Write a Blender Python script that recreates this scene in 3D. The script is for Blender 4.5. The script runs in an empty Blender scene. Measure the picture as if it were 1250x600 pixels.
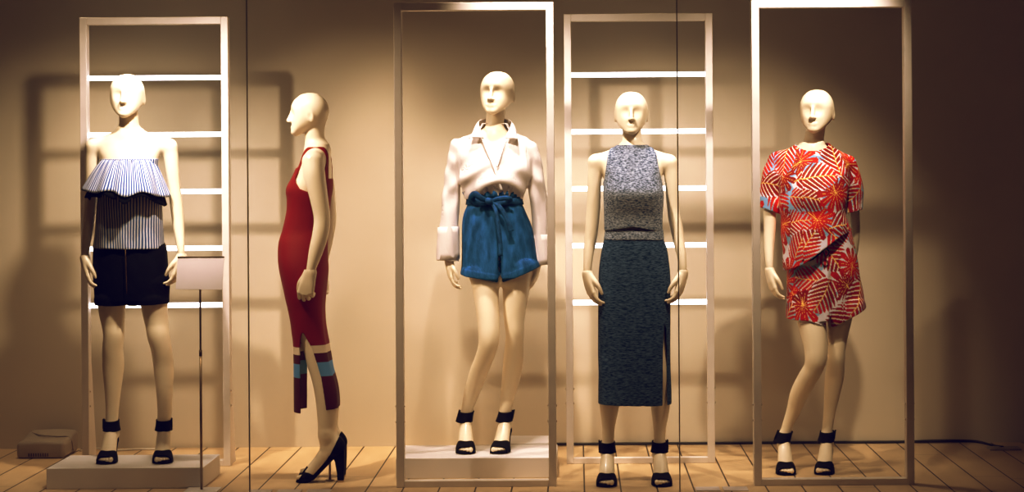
import bpy, bmesh, math, random
import numpy as np
from mathutils import Vector, Matrix

random.seed(7)
rng = np.random.default_rng(7)
C = bpy.context.scene.collection
F_PX, PU, PV, CAMZ, ROLL = 2276.0, 704.0, 213.0, 1.49, 0.0067
cr, sr = math.cos(ROLL), math.sin(ROLL)
WALL_Y = 10.28

def W(u, v, Y):
    """photo pixel + distance from the camera -> world point"""
    du, dv = u - PU, -(v - PV)
    a, b = cr * du + sr * dv, -sr * du + cr * dv
    return np.array([a * Y / F_PX, Y, CAMZ + b * Y / F_PX])

# ----------------------------------------------------------------- materials
def lin(r, g, b):
    f = lambda c: (c / 12.92 if c <= .04045 else ((c + .055) / 1.055) ** 2.4)
    return (f(r / 255), f(g / 255), f(b / 255), 1)

def new_mat(name):
    m = bpy.data.materials.new(name); m.use_nodes = True
    nt = m.node_tree
    return m, nt, nt.nodes['Principled BSDF']

def N(nt, kind, **kw):
    n = nt.nodes.new(kind)
    for k, v in kw.items(): setattr(n, k, v)
    return n

def mottled(name, c1, c2, scale=6, rough=.6, stretch=(1, 1, 1), bump=0, bscale=None, spec=.5, detail=4, lo=.35, hi=.65, metallic=0, coat=0):
    """two-tone noise colour in object space with an optional bump"""
    m, nt, p = new_mat(name)
    tc = N(nt, 'ShaderNodeTexCoord'); mp = N(nt, 'ShaderNodeMapping')
    mp.inputs['Scale'].default_value = stretch
    nz = N(nt, 'ShaderNodeTexNoise'); nz.inputs['Scale'].default_value = scale; nz.inputs['Detail'].default_value = detail
    rp = N(nt, 'ShaderNodeValToRGB')
    rp.color_ramp.elements[0].position = lo; rp.color_ramp.elements[0].color = c1
    rp.color_ramp.elements[1].position = hi; rp.color_ramp.elements[1].color = c2
    L = nt.links.new
    L(tc.outputs['Object'], mp.inputs['Vector']); L(mp.outputs['Vector'], nz.inputs['Vector'])
    L(nz.outputs['Fac'], rp.inputs['Fac']); L(rp.outputs['Color'], p.inputs['Base Color'])
    p.inputs['Roughness'].default_value = rough; p.inputs['Metallic'].default_value = metallic
    p.inputs['Specular IOR Level'].default_value = spec
    if coat: p.inputs['Coat Weight'].default_value = coat; p.inputs['Coat Roughness'].default_value = .12
    if bump:
        n2 = N(nt, 'ShaderNodeTexNoise'); n2.inputs['Scale'].default_value = bscale or scale * 8
        b = N(nt, 'ShaderNodeBump'); b.inputs['Strength'].default_value = bump; b.inputs['Distance'].default_value = .004
        L(mp.outputs['Vector'], n2.inputs['Vector']); L(n2.outputs['Fac'], b.inputs['Height']); L(b.outputs['Normal'], p.inputs['Normal'])
    return m

MAT = {}
MAT['skin'] = mottled('mannequin_gloss', (.88, .765, .61, 1), (.91, .795, .64, 1), scale=3, rough=.38, coat=.2)
MAT['white_metal'] = mottled('white_powder_coat', (.74, .68, .65, 1), (.80, .74, .71, 1), scale=9, rough=.4)
MAT['plinth'] = mottled('plinth_white', (.78, .75, .76, 1), (.84, .81, .82, 1), scale=4, rough=.5)
MAT['black'] = mottled('black_suede', (.003, .003, .004, 1), (.006, .006, .007, 1), scale=40, rough=.85, bump=.2, spec=.12)
MAT['navy'] = mottled('black_navy_twill', (.0018, .0022, .004, 1), (.003, .004, .007, 1), scale=30, rough=.85, bump=.3, bscale=300, spec=.08)
MAT['denim'] = mottled('blue_linen_denim', lin(12, 66, 120), lin(36, 102, 166), scale=26, rough=.8, stretch=(1, 1, .35), bump=.6, bscale=160, spec=.2)
MAT['denim_dark'] = mottled('blue_seam', lin(10, 54, 102), lin(26, 82, 140), scale=40, rough=.8, bump=.4, bscale=200, spec=.2)
MAT['shirt'] = mottled('white_poplin', (.70, .645, .635, 1), (.75, .69, .68, 1), scale=10, rough=.7, bump=.15, bscale=90, spec=.25)
MAT['knit_top'] = mottled('marl_knit', lin(50, 74, 106), lin(178, 187, 202), scale=170, rough=.9, stretch=(.5, .5, 1.2), bump=.5, bscale=300, spec=.12, detail=8, lo=.36, hi=.68)
MAT['knit_skirt'] = mottled('marl_knit_shaded', lin(14, 38, 68), lin(84, 114, 152), scale=150, rough=.9, stretch=(.35, .35, 1.4), bump=.5, bscale=260, spec=.12, detail=8, lo=.34, hi=.78)  # skirt knit coloured darker than the top to carry its dimmer light
MAT['steel'] = mottled('brushed_rod', (.30, .22, .15, 1), (.40, .30, .2, 1), scale=20, rough=.35, metallic=.9)
MAT['rod_dark'] = mottled('bronze_rod', (.09, .06, .04, 1), (.13, .085, .055, 1), scale=20, rough=.4, metallic=.6)
MAT['chrome'] = mottled('chrome_bolt', (.75, .72, .7, 1), (.8, .78, .76, 1), scale=20, rough=.15, metallic=1)
MAT['card'] = mottled('blank_card', (.66, .60, .61, 1), (.70, .63, .64, 1), scale=3, rough=.5)
MAT['grey_plastic'] = mottled('grey_plastic', (.33, .28, .24, 1), (.38, .33, .28, 1), scale=5, rough=.5)
MAT['dark_slot'] = mottled('dark_slot', (.05, .04, .035, 1), (.07, .05, .045, 1), scale=5, rough=.7)
MAT['cable_black'] = mottled('black_rubber', (.008, .008, .008, 1), (.014, .013, .012, 1), scale=20, rough=.5)
MAT['cable_white'] = mottled('white_rubber', (.65, .6, .55, 1), (.7, .66, .6, 1), scale=20, rough=.5)
MAT['wall'] = mottled('painted_wall', (.60, .535, .455, 1), (.63, .56, .475, 1), scale=2.2, rough=.75, bump=.06, bscale=140, spec=.25)
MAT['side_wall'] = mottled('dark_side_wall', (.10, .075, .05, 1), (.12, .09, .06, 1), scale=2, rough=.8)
MAT['ceiling'] = mottled('ceiling_paint', (.16, .13, .10, 1), (.18, .15, .12, 1), scale=2, rough=.9)
MAT['tan_tip'] = mottled('heel_tip', (.45, .30, .16, 1), (.5, .34, .2, 1), scale=20, rough=.6)

def emis(name, col, s):
    m, nt, p = new_mat(name)
    p.inputs['Base Color'].default_value = (.9, .9, .9, 1)
    p.inputs['Emission Color'].default_value = col; p.inputs['Emission Strength'].default_value = s
    p.inputs['Roughness'].default_value = .4
    tc = N(nt, 'ShaderNodeTexCoord'); nz = N(nt, 'ShaderNodeTexNoise'); nz.inputs['Scale'].default_value = 3
    mr = N(nt, 'ShaderNodeMapRange'); mr.inputs['To Min'].default_value = s * .95; mr.inputs['To Max'].default_value = s * 1.05
    nt.links.new(tc.outputs['Object'], nz.inputs['Vector']); nt.links.new(nz.outputs['Fac'], mr.inputs['Value'])
    nt.links.new(mr.outputs['Result'], p.inputs['Emission Strength'])
    return m
MAT['led'] = emis('led_diffuser', (.86, .94, 1.0, 1), 3.0)

def floor_mat():
    m, nt, p = new_mat('floor_tiles'); L = nt.links.new
    tc = N(nt, 'ShaderNodeTexCoord'); sp = N(nt, 'ShaderNodeSeparateXYZ'); L(tc.outputs['Object'], sp.inputs[0])
    def math_(op, a, b=None):
        n = N(nt, 'ShaderNodeMath', operation=op)
        for i, x in enumerate((a, b)):
            if x is None: continue
            if isinstance(x, (int, float)): n.inputs[i].default_value = x
            else: L(x, n.inputs[i])
        return n.outputs[0]
    W_ = .1727
    t = math_('DIVIDE', math_('SUBTRACT', sp.outputs[0], .0265 - 40 * W_), W_)
    fr = math_('FRACT', t); cell = math_('FLOOR', t)
    edge = math_('MINIMUM', fr, math_('SUBTRACT', 1, fr))
    jx = math_('LESS_THAN', edge, .021)
    # cross joints, staggered from strip to strip
    wn = N(nt, 'ShaderNodeTexWhiteNoise', noise_dimensions='1D'); L(cell, wn.inputs['W'])
    ty = math_('ADD', math_('DIVIDE', sp.outputs[1], 1.9), wn.outputs['Value'])
    fy = math_('FRACT', ty)
    jy = math_('LESS_THAN', math_('MULTIPLY', math_('MINIMUM', fy, math_('SUBTRACT', 1, fy)), 1.9), .0016)
    j = math_('MAXIMUM', jx, jy)
    nz = N(nt, 'ShaderNodeTexNoise'); nz.inputs['Scale'].default_value = 5; nz.inputs['Detail'].default_value = 5
    mp = N(nt, 'ShaderNodeMapping'); mp.inputs['Scale'].default_value = (2.2, .6, 1)
    L(tc.outputs['Object'], mp.inputs[0]); L(mp.outputs[0], nz.inputs['Vector'])
    rp = N(nt, 'ShaderNodeValToRGB')
    rp.color_ramp.elements[0].position = .3; rp.color_ramp.elements[0].color = (.60, .445, .29, 1)
    rp.color_ramp.elements[1].position = .7; rp.color_ramp.elements[1].color = (.69, .52, .35, 1)
    L(nz.outputs['Fac'], rp.inputs[0])
    mx = N(nt, 'ShaderNodeMixRGB'); mx.inputs[2].default_value = (.03, .017, .008, 1)
    L(j, mx.inputs[0]); L(rp.outputs[0], mx.inputs[1]); L(mx.outputs[0], p.inputs['Base Color'])
    p.inputs['Roughness'].default_value = .5; p.inputs['Specular IOR Level'].default_value = .3
    return m
MAT['floor'] = floor_mat()

def stripe_mat():
    """blue and white shirting stripes that follow the vertex attribute 'stripe' (metres around the body)"""
    m, nt, p = new_mat('blue_white_stripes'); L = nt.links.new
    at = N(nt, 'ShaderNodeAttribute', attribute_name='stripe')
    def math_(op, a, b=None):
        n = N(nt, 'ShaderNodeMath', operation=op)
        for i, x in enumerate((a, b)):
            if x is None: continue
            if isinstance(x, (int, float)): n.inputs[i].default_value = x
            else: L(x, n.inputs[i])
        return n.outputs[0]
    tc = N(nt, 'ShaderNodeTexCoord'); nz = N(nt, 'ShaderNodeTexNoise'); nz.inputs['Scale'].default_value = 14
    L(tc.outputs['Object'], nz.inputs['Vector'])
    wob = math_('MULTIPLY', nz.outputs['Fac'], .006)
    fr = math_('FRACT', math_('DIVIDE', math_('ADD', at.outputs['Fac'], wob), .0148))
    rp = N(nt, 'ShaderNodeValToRGB'); e = rp.color_ramp.elements
    e[0].position = 0; e[0].color = lin(34, 76, 140)
    e[1].position = .36; e[1].color = lin(40, 84, 148)
    x = e.new(.48); x.color = (.66, .66, .68, 1)
    x = e.new(.84); x.color = (.65, .65, .67, 1)
    x = e.new(.94); x.color = lin(38, 80, 144)
    L(fr, rp.inputs[0]); L(rp.outputs[0], p.inputs['Base Color'])
    p.inputs['Roughness'].default_value = .8; p.inputs['Specular IOR Level'].default_value = .2
    return m
MAT['stripe'] = stripe_mat()

def dress_mat():
    """red knit with a white and a blue band; attribute 'band' runs downwards in photo heights"""
    m, nt, p = new_mat('red_banded_knit'); L = nt.links.new
    at = N(nt, 'ShaderNodeAttribute', attribute_name='band')
    rp = N(nt, 'ShaderNodeValToRGB'); e = rp.color_ramp.elements; rp.color_ramp.interpolation = 'CONSTANT'
    red, dark, wht, blu = (.22, .003, .008, 1), (.075, .004, .010, 1), (.80, .68, .56, 1), lin(92, 150, 210)
    e[0].position = 0; e[0].color = red
    e[1].position = .401; e[1].color = wht
    for pos, c in ((.489, dark), (.60, blu), (.765, dark)):
        x = e.new(pos); x.color = c
    mr = N(nt, 'ShaderNodeMapRange'); mr.inputs['From Min'].default_value = 380; mr.inputs['From Max'].default_value = 482
    L(at.outputs['Fac'], mr.inputs['Value']); L(mr.outputs[0], rp.inputs[0])
    tc = N(nt, 'ShaderNodeTexCoord'); nz = N(nt, 'ShaderNodeTexNoise'); nz.inputs['Scale'].default_value = 220
    b = N(nt, 'ShaderNodeBump'); b.inputs['Strength'].default_value = .25; b.inputs['Distance'].default_value = .003
    L(tc.outputs['Object'], nz.inputs['Vector']); L(nz.outputs[0], b.inputs['Height']); L(b.outputs[0], p.inputs['Normal'])
    L(rp.outputs[0], p.inputs['Base Color'])
    p.inputs['Roughness'].default_value = .7; p.inputs['Specular IOR Level'].default_value = .3
    return m
MAT['dress'] = dress_mat()

def attr_mat(name, rough=.65):
    m, nt, p = new_mat(name)
    at = N(nt, 'ShaderNodeVertexColor', layer_name='print')
    nt.links.new(at.outputs['Color'], p.inputs['Base Color'])
    p.inputs['Roughness'].default_value = rough; p.inputs['Specular IOR Level'].default_value = .25
    return m
MAT['palm'] = attr_mat('palm_leaf_print')

def glass_mat():
    m, nt, p = new_mat('shop_window_glass'); L = nt.links.new
    nt.nodes.remove(p)
    out = nt.nodes['Material Output']
    tr = N(nt, 'ShaderNodeBsdfTransparent'); tr.inputs[0].default_value = (.985, .99, .985, 1)
    gl = N(nt, 'ShaderNodeBsdfGlossy'); gl.inputs['Roughness'].default_value = .02
    fr = N(nt, 'ShaderNodeFresnel'); fr.inputs[0].default_value = 1.45
    mx = N(nt, 'ShaderNodeMixShader')
    L(fr.outputs[0], mx.inputs[0]); L(tr.outputs[0], mx.inputs[1]); L(gl.outputs[0], mx.inputs[2]); L(mx.outputs[0], out.inputs[0])
    return m
MAT['glass'] = glass_mat()
MAT['glass_edge'] = mottled('glass_edge_seal', (.16, .13, .10, 1), (.22, .18, .14, 1), scale=6, rough=.3)

# ----------------------------------------------------------------- objects
def tag(o, label=None, cat=None, group=None, kind=None):
    for k, v in (('label', label), ('category', cat), ('group', group), ('kind', kind)):
        if v: o[k] = v
    return o

def empty(name, loc, label, cat, group=None):
    o = bpy.data.objects.new(name, None); C.objects.link(o)
    o.location = loc; o.empty_display_size = .1
    return tag(o, label, cat, group)

ROOTLOC = {}
def obj(name, verts, faces, mat, parent=None, smooth=True, attrs=None, label=None, base=None):
    """one mesh object; verts are world coordinates, stored relative to the thing's base"""
    verts = np.asarray(verts, float)
    if parent is not None:
        top = parent
        off = Vector((0, 0, 0))
        while top is not None: off += top.location; top = top.parent
        o_loc = Vector((0, 0, 0))
    else:
        off = Vector(base) if base is not None else Vector((verts[:, 0].mean(), verts[:, 1].mean(), verts[:, 2].min()))
        o_loc = off
    verts = verts - np.array(off)
    me = bpy.data.meshes.new(name)
    if isinstance(faces, np.ndarray):
        n = len(faces)
        me.vertices.add(len(verts)); me.vertices.foreach_set('co', verts.astype(np.float32).ravel())
        me.loops.add(n * 4); me.loops.foreach_set('vertex_index', faces.astype(np.int32).ravel())
        me.polygons.add(n); me.polygons.foreach_set('loop_start', np.arange(0, n * 4, 4, dtype=np.int32))
        me.update(calc_edges=True)
    else:
        me.from_pydata([tuple(v) for v in verts], [], faces); me.update()
    if attrs:
        for k, a in attrs.items():
            if a.ndim == 1:
                at = me.attributes.new(k, 'FLOAT', 'POINT'); at.data.foreach_set('value', a.astype(np.float32))
            else:
                at = me.color_attributes.new(k, 'FLOAT_COLOR', 'POINT'); at.data.foreach_set('color', a.astype(np.float32).ravel())
    me.polygons.foreach_set('use_smooth', [smooth] * len(me.polygons))
    me.materials.append(mat)
    o = bpy.data.objects.new(name, me); C.objects.link(o)
    o.location = o_loc
    if parent is not None: o.parent = parent
    if label: o['label'] = label
    return o

def bevel(o, w=.003, seg=2):
    m = o.modifiers.new('bevel', 'BEVEL'); m.width = w; m.segments = seg; m.limit_method = 'ANGLE'
    return o

def box_vf(x0, x1, y0, y1, z0, z1):
    v = [(x, y, z) for z in (z0, z1) for y in (y0, y1) for x in (x0, x1)]
    f = [(0, 2, 3, 1), (4, 5, 7, 6), (0, 1, 5, 4), (2, 6, 7, 3), (0, 4, 6, 2), (1, 3, 7, 5)]
    return np.array(v, float), f

def box(name, b, mat, parent=None, bev=.002, **kw):
    v, f = box_vf(*b)
    o = obj(name, v, f, mat, parent, smooth=False, **kw)
    if bev: bevel(o, bev)
    return o

def frame_basis(pts):
    pts = np.asarray(pts, float)
    t = np.gradient(pts, axis=0); t /= np.linalg.norm(t, axis=1)[:, None] + 1e-12
    return t

def tube_vf(pts, radii, seg=10, cap=True):
    pts = np.asarray(pts, float); n = len(pts)
    radii = np.broadcast_to(np.asarray(radii, float), (n,))
    t = frame_basis(pts)
    ref = np.array([0, 0, 1.]) if abs(t[0][2]) < .9 else np.array([1., 0, 0])
    V, Fc = [], []
    u = np.cross(t[0], ref); u /= np.linalg.norm(u)
    for i in range(n):
        u = u - t[i] * u.dot(t[i]); u /= np.linalg.norm(u)
        w = np.cross(t[i], u)
        for k in range(seg):
            a = 2 * math.pi * k / seg
            V.append(pts[i] + radii[i] * (math.cos(a) * u + math.sin(a) * w))
    for i in range(n - 1):
        for k in range(seg):
            a, b = i * seg + k, i * seg + (k + 1) % seg
            Fc.append((a, b, b + seg, a + seg))
    if cap:
        Fc.append(tuple(range(seg))[::-1]); Fc.append(tuple(range((n - 1) * seg, n * seg)))
    return np.array(V), Fc

def catmull(P, per=8):
    P = np.asarray(P, float)
    if len(P) < 3:
        return np.array([P[0] + (P[-1] - P[0]) * k / per for k in range(per + 1)])
    Q = np.vstack([2 * P[0] - P[1], P, 2 * P[-1] - P[-2]])
    out = []
    for i in range(len(P) - 1):
        p0, p1, p2, p3 = Q[i:i + 4]
        for k in range(per):
            t = k / per
            out.append(.5 * (2 * p1 + (p2 - p0) * t + (2 * p0 - 5 * p1 + 4 * p2 - p3) * t * t + (3 * p1 - p0 - 3 * p2 + p3) * t ** 3))
    out.append(P[-1])
    return np.array(out)

def sheet(name, grid, mat, parent, thick=.004, closed_u=False, attrs=None, label=None, offset=0, smooth=True):
    """a rows x cols grid of points as a cloth sheet with thickness"""
    g = np.asarray(grid, float); r, c = g.shape[:2]
    fs = []
    for i in range(r - 1):
        for j in range(c if closed_u else c - 1):
            j2 = (j + 1) % c
            fs.append((i * c + j, i * c + j2, (i + 1) * c + j2, (i + 1) * c + j))
    o = obj(name, g.reshape(-1, 3), np.array(fs), mat, parent, attrs=attrs, label=label, smooth=smooth)
    m = o.modifiers.new('thickness', 'SOLIDIFY'); m.thickness = thick; m.offset = offset
    return o

# ----------------------------------------------------------------- distance fields -> one continuous surface
def smin(a, b, k):
    if k <= 0: return np.minimum(a, b)
    h = np.maximum(k - np.abs(a - b), 0) / k
    return np.minimum(a, b) - h * h * k * .25

class Block:
    def __init__(s, lo, hi, h):
        s.lo = np.array(lo, float); s.h = h
        s.n = np.maximum(np.ceil((np.array(hi, float) - s.lo) / h).astype(int) + 1, 2)
        s.ax = [s.lo[i] + h * np.arange(s.n[i]) for i in range(3)]
        s.D = np.full(s.n, .2, np.float32)
    def sub(s, lo, hi):
        i0 = np.clip(np.floor((np.asarray(lo) - s.lo) / s.h).astype(int), 0, s.n)
        i1 = np.clip(np.ceil((np.asarray(hi) - s.lo) / s.h).astype(int) + 1, 0, s.n)
        if np.any(i1 <= i0): return None, None
        sl = tuple(slice(a, b) for a, b in zip(i0, i1))
        X, Y, Z = (s.ax[i][sl[i]].astype(np.float32) for i in range(3))
        return sl, (X[:, None, None], Y[None, :, None], Z[None, None, :])
    def put(s, sl, d, k):
        s.D[sl] = smin(s.D[sl], d.astype(np.float32), k)

def op_tube(pts, k=.02, ky=1.0, per=6):
    """pts rows (x,y,z,r); ky > 1 makes the section deeper along y"""
    P = catmull(pts, per)
    def run(B):
        mg = .05
        lo = (P[:, :3] - P[:, 3:4] * max(1, ky)).min(0) - mg; hi = (P[:, :3] + P[:, 3:4] * max(1, ky)).max(0) + mg
        sl, G = B.sub(lo, hi)
        if sl is None: return
        T = np.full(B.D[sl].shape, .2, np.float32)
        off = np.array([x.start for x in sl])
        for a, b in zip(P[:-1], P[1:]):
            rm = max(a[3], b[3]) * max(1, ky) + mg
            s2, g = B.sub(np.maximum(np.minimum(a[:3], b[:3]) - rm, lo), np.minimum(np.maximum(a[:3], b[:3]) + rm, hi))
            if s2 is None: continue
            d = (b - a)[:3].copy(); d[1] /= ky; L2 = d.dot(d) + 1e-12
            px, py, pz = g[0] - a[0], (g[1] - a[1]) / ky, g[2] - a[2]
            t = np.clip((px * d[0] + py * d[1] + pz * d[2]) / L2, 0, 1)
            dist = np.sqrt((px - t * d[0]) ** 2 + (py - t * d[1]) ** 2 + (pz - t * d[2]) ** 2) - (a[3] + t * (b[3] - a[3]))
            s3 = tuple(slice(x.start - o, x.stop - o) for x, o in zip(s2, off))
            T[s3] = np.minimum(T[s3], dist)
        B.put(sl, T, k)
    return run

def op_zloft(rows, k=.02, power=2.0):
    """rows (z, cx, cy, a, b) from top to bottom or the reverse"""
    R = catmull(sorted(rows), 6)
    R = R[np.argsort(R[:, 0])]
    def run(B):
        mg = .05
        lo = (R[:, 1] - R[:, 3]).min() - mg, (R[:, 2] - R[:, 4]).min() - mg, R[0, 0] - mg
        hi = (R[:, 1] + R[:, 3]).max() + mg, (R[:, 2] + R[:, 4]).max() + mg, R[-1, 0] + mg
        sl, (X, Y, Z) = B.sub(lo, hi)
        if sl is None: return
        z = Z[0, 0]
        q = [np.interp(z, R[:, 0], R[:, i])[None, None, :].astype(np.float32) for i in (1, 2, 3, 4)]
        dx, dy = np.abs((X - q[0]) / q[2]), np.abs((Y - q[1]) / q[3])
        k0 = (dx ** power + dy ** power) ** (1 / power)
        k1 = np.sqrt((dx / q[2]) ** 2 + (dy / q[3]) ** 2) + 1e-6
        d = np.where(k0 < .3, (k0 - 1) * np.minimum(q[2], q[3]), k0 * (k0 - 1) / k1)
        d = np.maximum(d, np.maximum(Z - R[-1, 0], R[0, 0] - Z))
        B.put(sl, d, k)
    return run

def op_ell(c, r, k=.02, R=None, subtract=False):
    c = np.asarray(c, float); r = np.asarray(r, float)
    def run(B):
        m = r.max() + .05
        sl, G = B.sub(c - m, c + m)
        if sl is None: return
        p = [G[i] - c[i] for i in range(3)]
        if R is not None:
            p = [R[0][i] * p[0] + R[1][i] * p[1] + R[2][i] * p[2] for i in range(3)]
        k0 = np.sqrt(sum((p[i] / r[i]) ** 2 for i in range(3)))
        k1 = np.sqrt(sum((p[i] / r[i] ** 2) ** 2 for i in range(3))) + 1e-6
        d = np.where(k0 < .3, (k0 - 1) * r.min(), k0 * (k0 - 1) / k1).astype(np.float32)
        if subtract: B.D[sl] = -smin(-B.D[sl], d, k)
        else: B.put(sl, d, k)
    return run

def op_fn(fn):
    """fn(D, X, Y, Z) -> D over the whole block"""
    def run(B):
        X, Y, Z = B.ax[0][:, None, None], B.ax[1][None, :, None], B.ax[2][None, None, :]
        B.D = np.asarray(fn(B.D, X, Y, Z), np.float32)
    return run

def op_cover(ops, margin, k=.015):
    def run(B):
        T = Block(B.lo, B.lo + (B.n - 1) * B.h, B.h); T.n = B.n; T.ax = B.ax; T.D = np.full(B.n, .2, np.float32)
        for o in ops: o(T)
        B.D = smin(B.D, T.D - margin, k)
    return run

def surface(B):
    D = B.D; S = D < 0
    c = np.zeros(tuple(n - 1 for n in D.shape), np.int8)
    offs = [(i, j, k) for i in (0, 1) for j in (0, 1) for k in (0, 1)]
    for i, j, k in offs:
        c += S[i:i + c.shape[0], j:j + c.shape[1], k:k + c.shape[2]]
    act = np.argwhere((c > 0) & (c < 8))
    if not len(act): return np.zeros((0, 3)), np.zeros((0, 4), int)
    val = np.stack([D[act[:, 0] + i, act[:, 1] + j, act[:, 2] + k] for i, j, k in offs], 1)
    pos = np.zeros((len(act), 3)); cnt = np.zeros(len(act))
    for a in range(8):
        for b in range(a + 1, 8):
            oa, ob = np.array(offs[a]), np.array(offs[b])
            if np.abs(oa - ob).sum() != 1: continue
            da, db = val[:, a], val[:, b]
            m = (da < 0) != (db < 0)
            t = np.where(m, da / np.where(m, da - db, 1), 0)
            pos += np.where(m[:, None], oa + t[:, None] * (ob - oa), 0); cnt += m
    V = B.lo + B.h * (act + pos / cnt[:, None])
    ids = np.full(c.shape, -1, np.int32); ids[tuple(act.T)] = np.arange(len(act))
    Fs = []
    for ax in range(3):
        s0 = [slice(None)] * 3; s1 = [slice(None)] * 3
        s0[ax] = slice(0, -1); s1[ax] = slice(1, None)
        A, Bb = S[tuple(s0)], S[tuple(s1)]
        e = np.argwhere(A != Bb)
        o1, o2 = [(1, 2), (2, 0), (0, 1)][ax]
        ok = (e[:, o1] > 0) & (e[:, o2] > 0) & (e[:, o1] < D.shape[o1] - 1) & (e[:, o2] < D.shape[o2] - 1)
        e = e[ok]
        ins = A[tuple(e.T)]
        def at(d1, d2):
            q = e.copy(); q[:, o1] += d1; q[:, o2] += d2
            return ids[tuple(q.T)]
        q = np.stack([at(-1, -1), at(0, -1), at(0, 0), at(-1, 0)], 1)
        q[~ins] = q[~ins][:, ::-1]
        Fs.append(q)
    return V, np.concatenate(Fs)

def polygonise(blocks):
    """blocks: list of (lo, hi, h, ops) -> joined verts, faces"""
    Vs, Fs, n = [], [], 0
    for lo, hi, h, ops in blocks:
        B = Block(lo, hi, h)
        for o in ops: o(B)
        v, f = surface(B)
        # light smoothing to even out the grid steps
        if len(v):
            acc = np.zeros_like(v); ct = np.zeros(len(v))
            for a in range(4):
                b = (a + 1) % 4
                np.add.at(acc, f[:, a], v[f[:, b]]); np.add.at(ct, f[:, a], 1)
                np.add.at(acc, f[:, b], v[f[:, a]]); np.add.at(ct, f[:, b], 1)
            m = ct >= 6
            v[m] = v[m] * .5 + .5 * acc[m] / ct[m][:, None]
        Vs.append(v); Fs.append(f + n); n += len(v)
    return np.concatenate(Vs), np.concatenate(Fs)

# ----------------------------------------------------------------- mannequin anatomy
class Man:
    """collects the distance-field parts of one mannequin; Y is its distance from the camera"""
    def __init__(s, Y, floor):
        s.Y, s.floor = Y, floor
        s.torso, s.limbs, s.headops, s.arms, s.hands, s.feet = [], [], [], [], [], []
        s.sc = Y / F_PX
    def P(s, u, v, dy=0): return W(u, v, s.Y + dy)
    def T(s, rows):
        """rows (u, v, half width px, dy) -> (x,y,z,r)"""
        return [np.append(s.P(r[0], r[1], r[3] if len(r) > 3 else 0), r[2] * s.sc) for r in rows]
    def ZL(s, rows):
        """rows (v, uL, uR, half depth m, dy)"""
        out = []
        for r in rows:
            dy = r[4] if len(r) > 4 else 0
            p = s.P((r[1] + r[2]) / 2, r[0], dy); out.append((p[2], p[0], s.Y + dy, (r[2] - r[1]) / 2 * s.sc, r[3]))
        return out
    def box(s, u0, v0, u1, v1, d0=-.25, d1=.25):
        a, b = s.P(u0, v1), s.P(u1, v0)
        return (a[0], s.Y + d0, a[2]), (b[0], s.Y + d1, b[2])

def torso_front(M, us, vs, uw, uh, yh=0):
    """us/uw/uh: shoulder, waist, hip centres in px; vs: shoulder height px"""
    tab = [(-.03, .050, .050, .018), (.0, .10, .055, .015), (.03, .135, .066, .010), (.07, .150, .08, .002), (.12, .140, .092, -.004), (.19, .134, .096, -.006),
           (.27, .120, .088, -.004), (.36, .107, .078, .0), (.45, .128, .088, .006), (.54, .154, .104, .014), (.62, .164, .108, .018), (.69, .160, .102, .014), (.75, .13, .085, .01)]
    rows = []
    for dz, a, b, cy in tab:
        uc = np.interp(dz, [0, .36, .62], [us, uw, uh])
        p = M.P(uc, vs)
        rows.append((p[2] - dz, p[0], M.Y + cy + np.interp(dz, [.3, .62], [0, yh]), a, b))
    M.torso.append(op_zloft(rows, .02))
    p = M.P(us, vs)
    for sgn in (-1, 1):
        M.torso.append(op_ell((p[0] + sgn * .062, M.Y - .072, p[2] - .195), (.052, .050, .052), .035))

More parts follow.
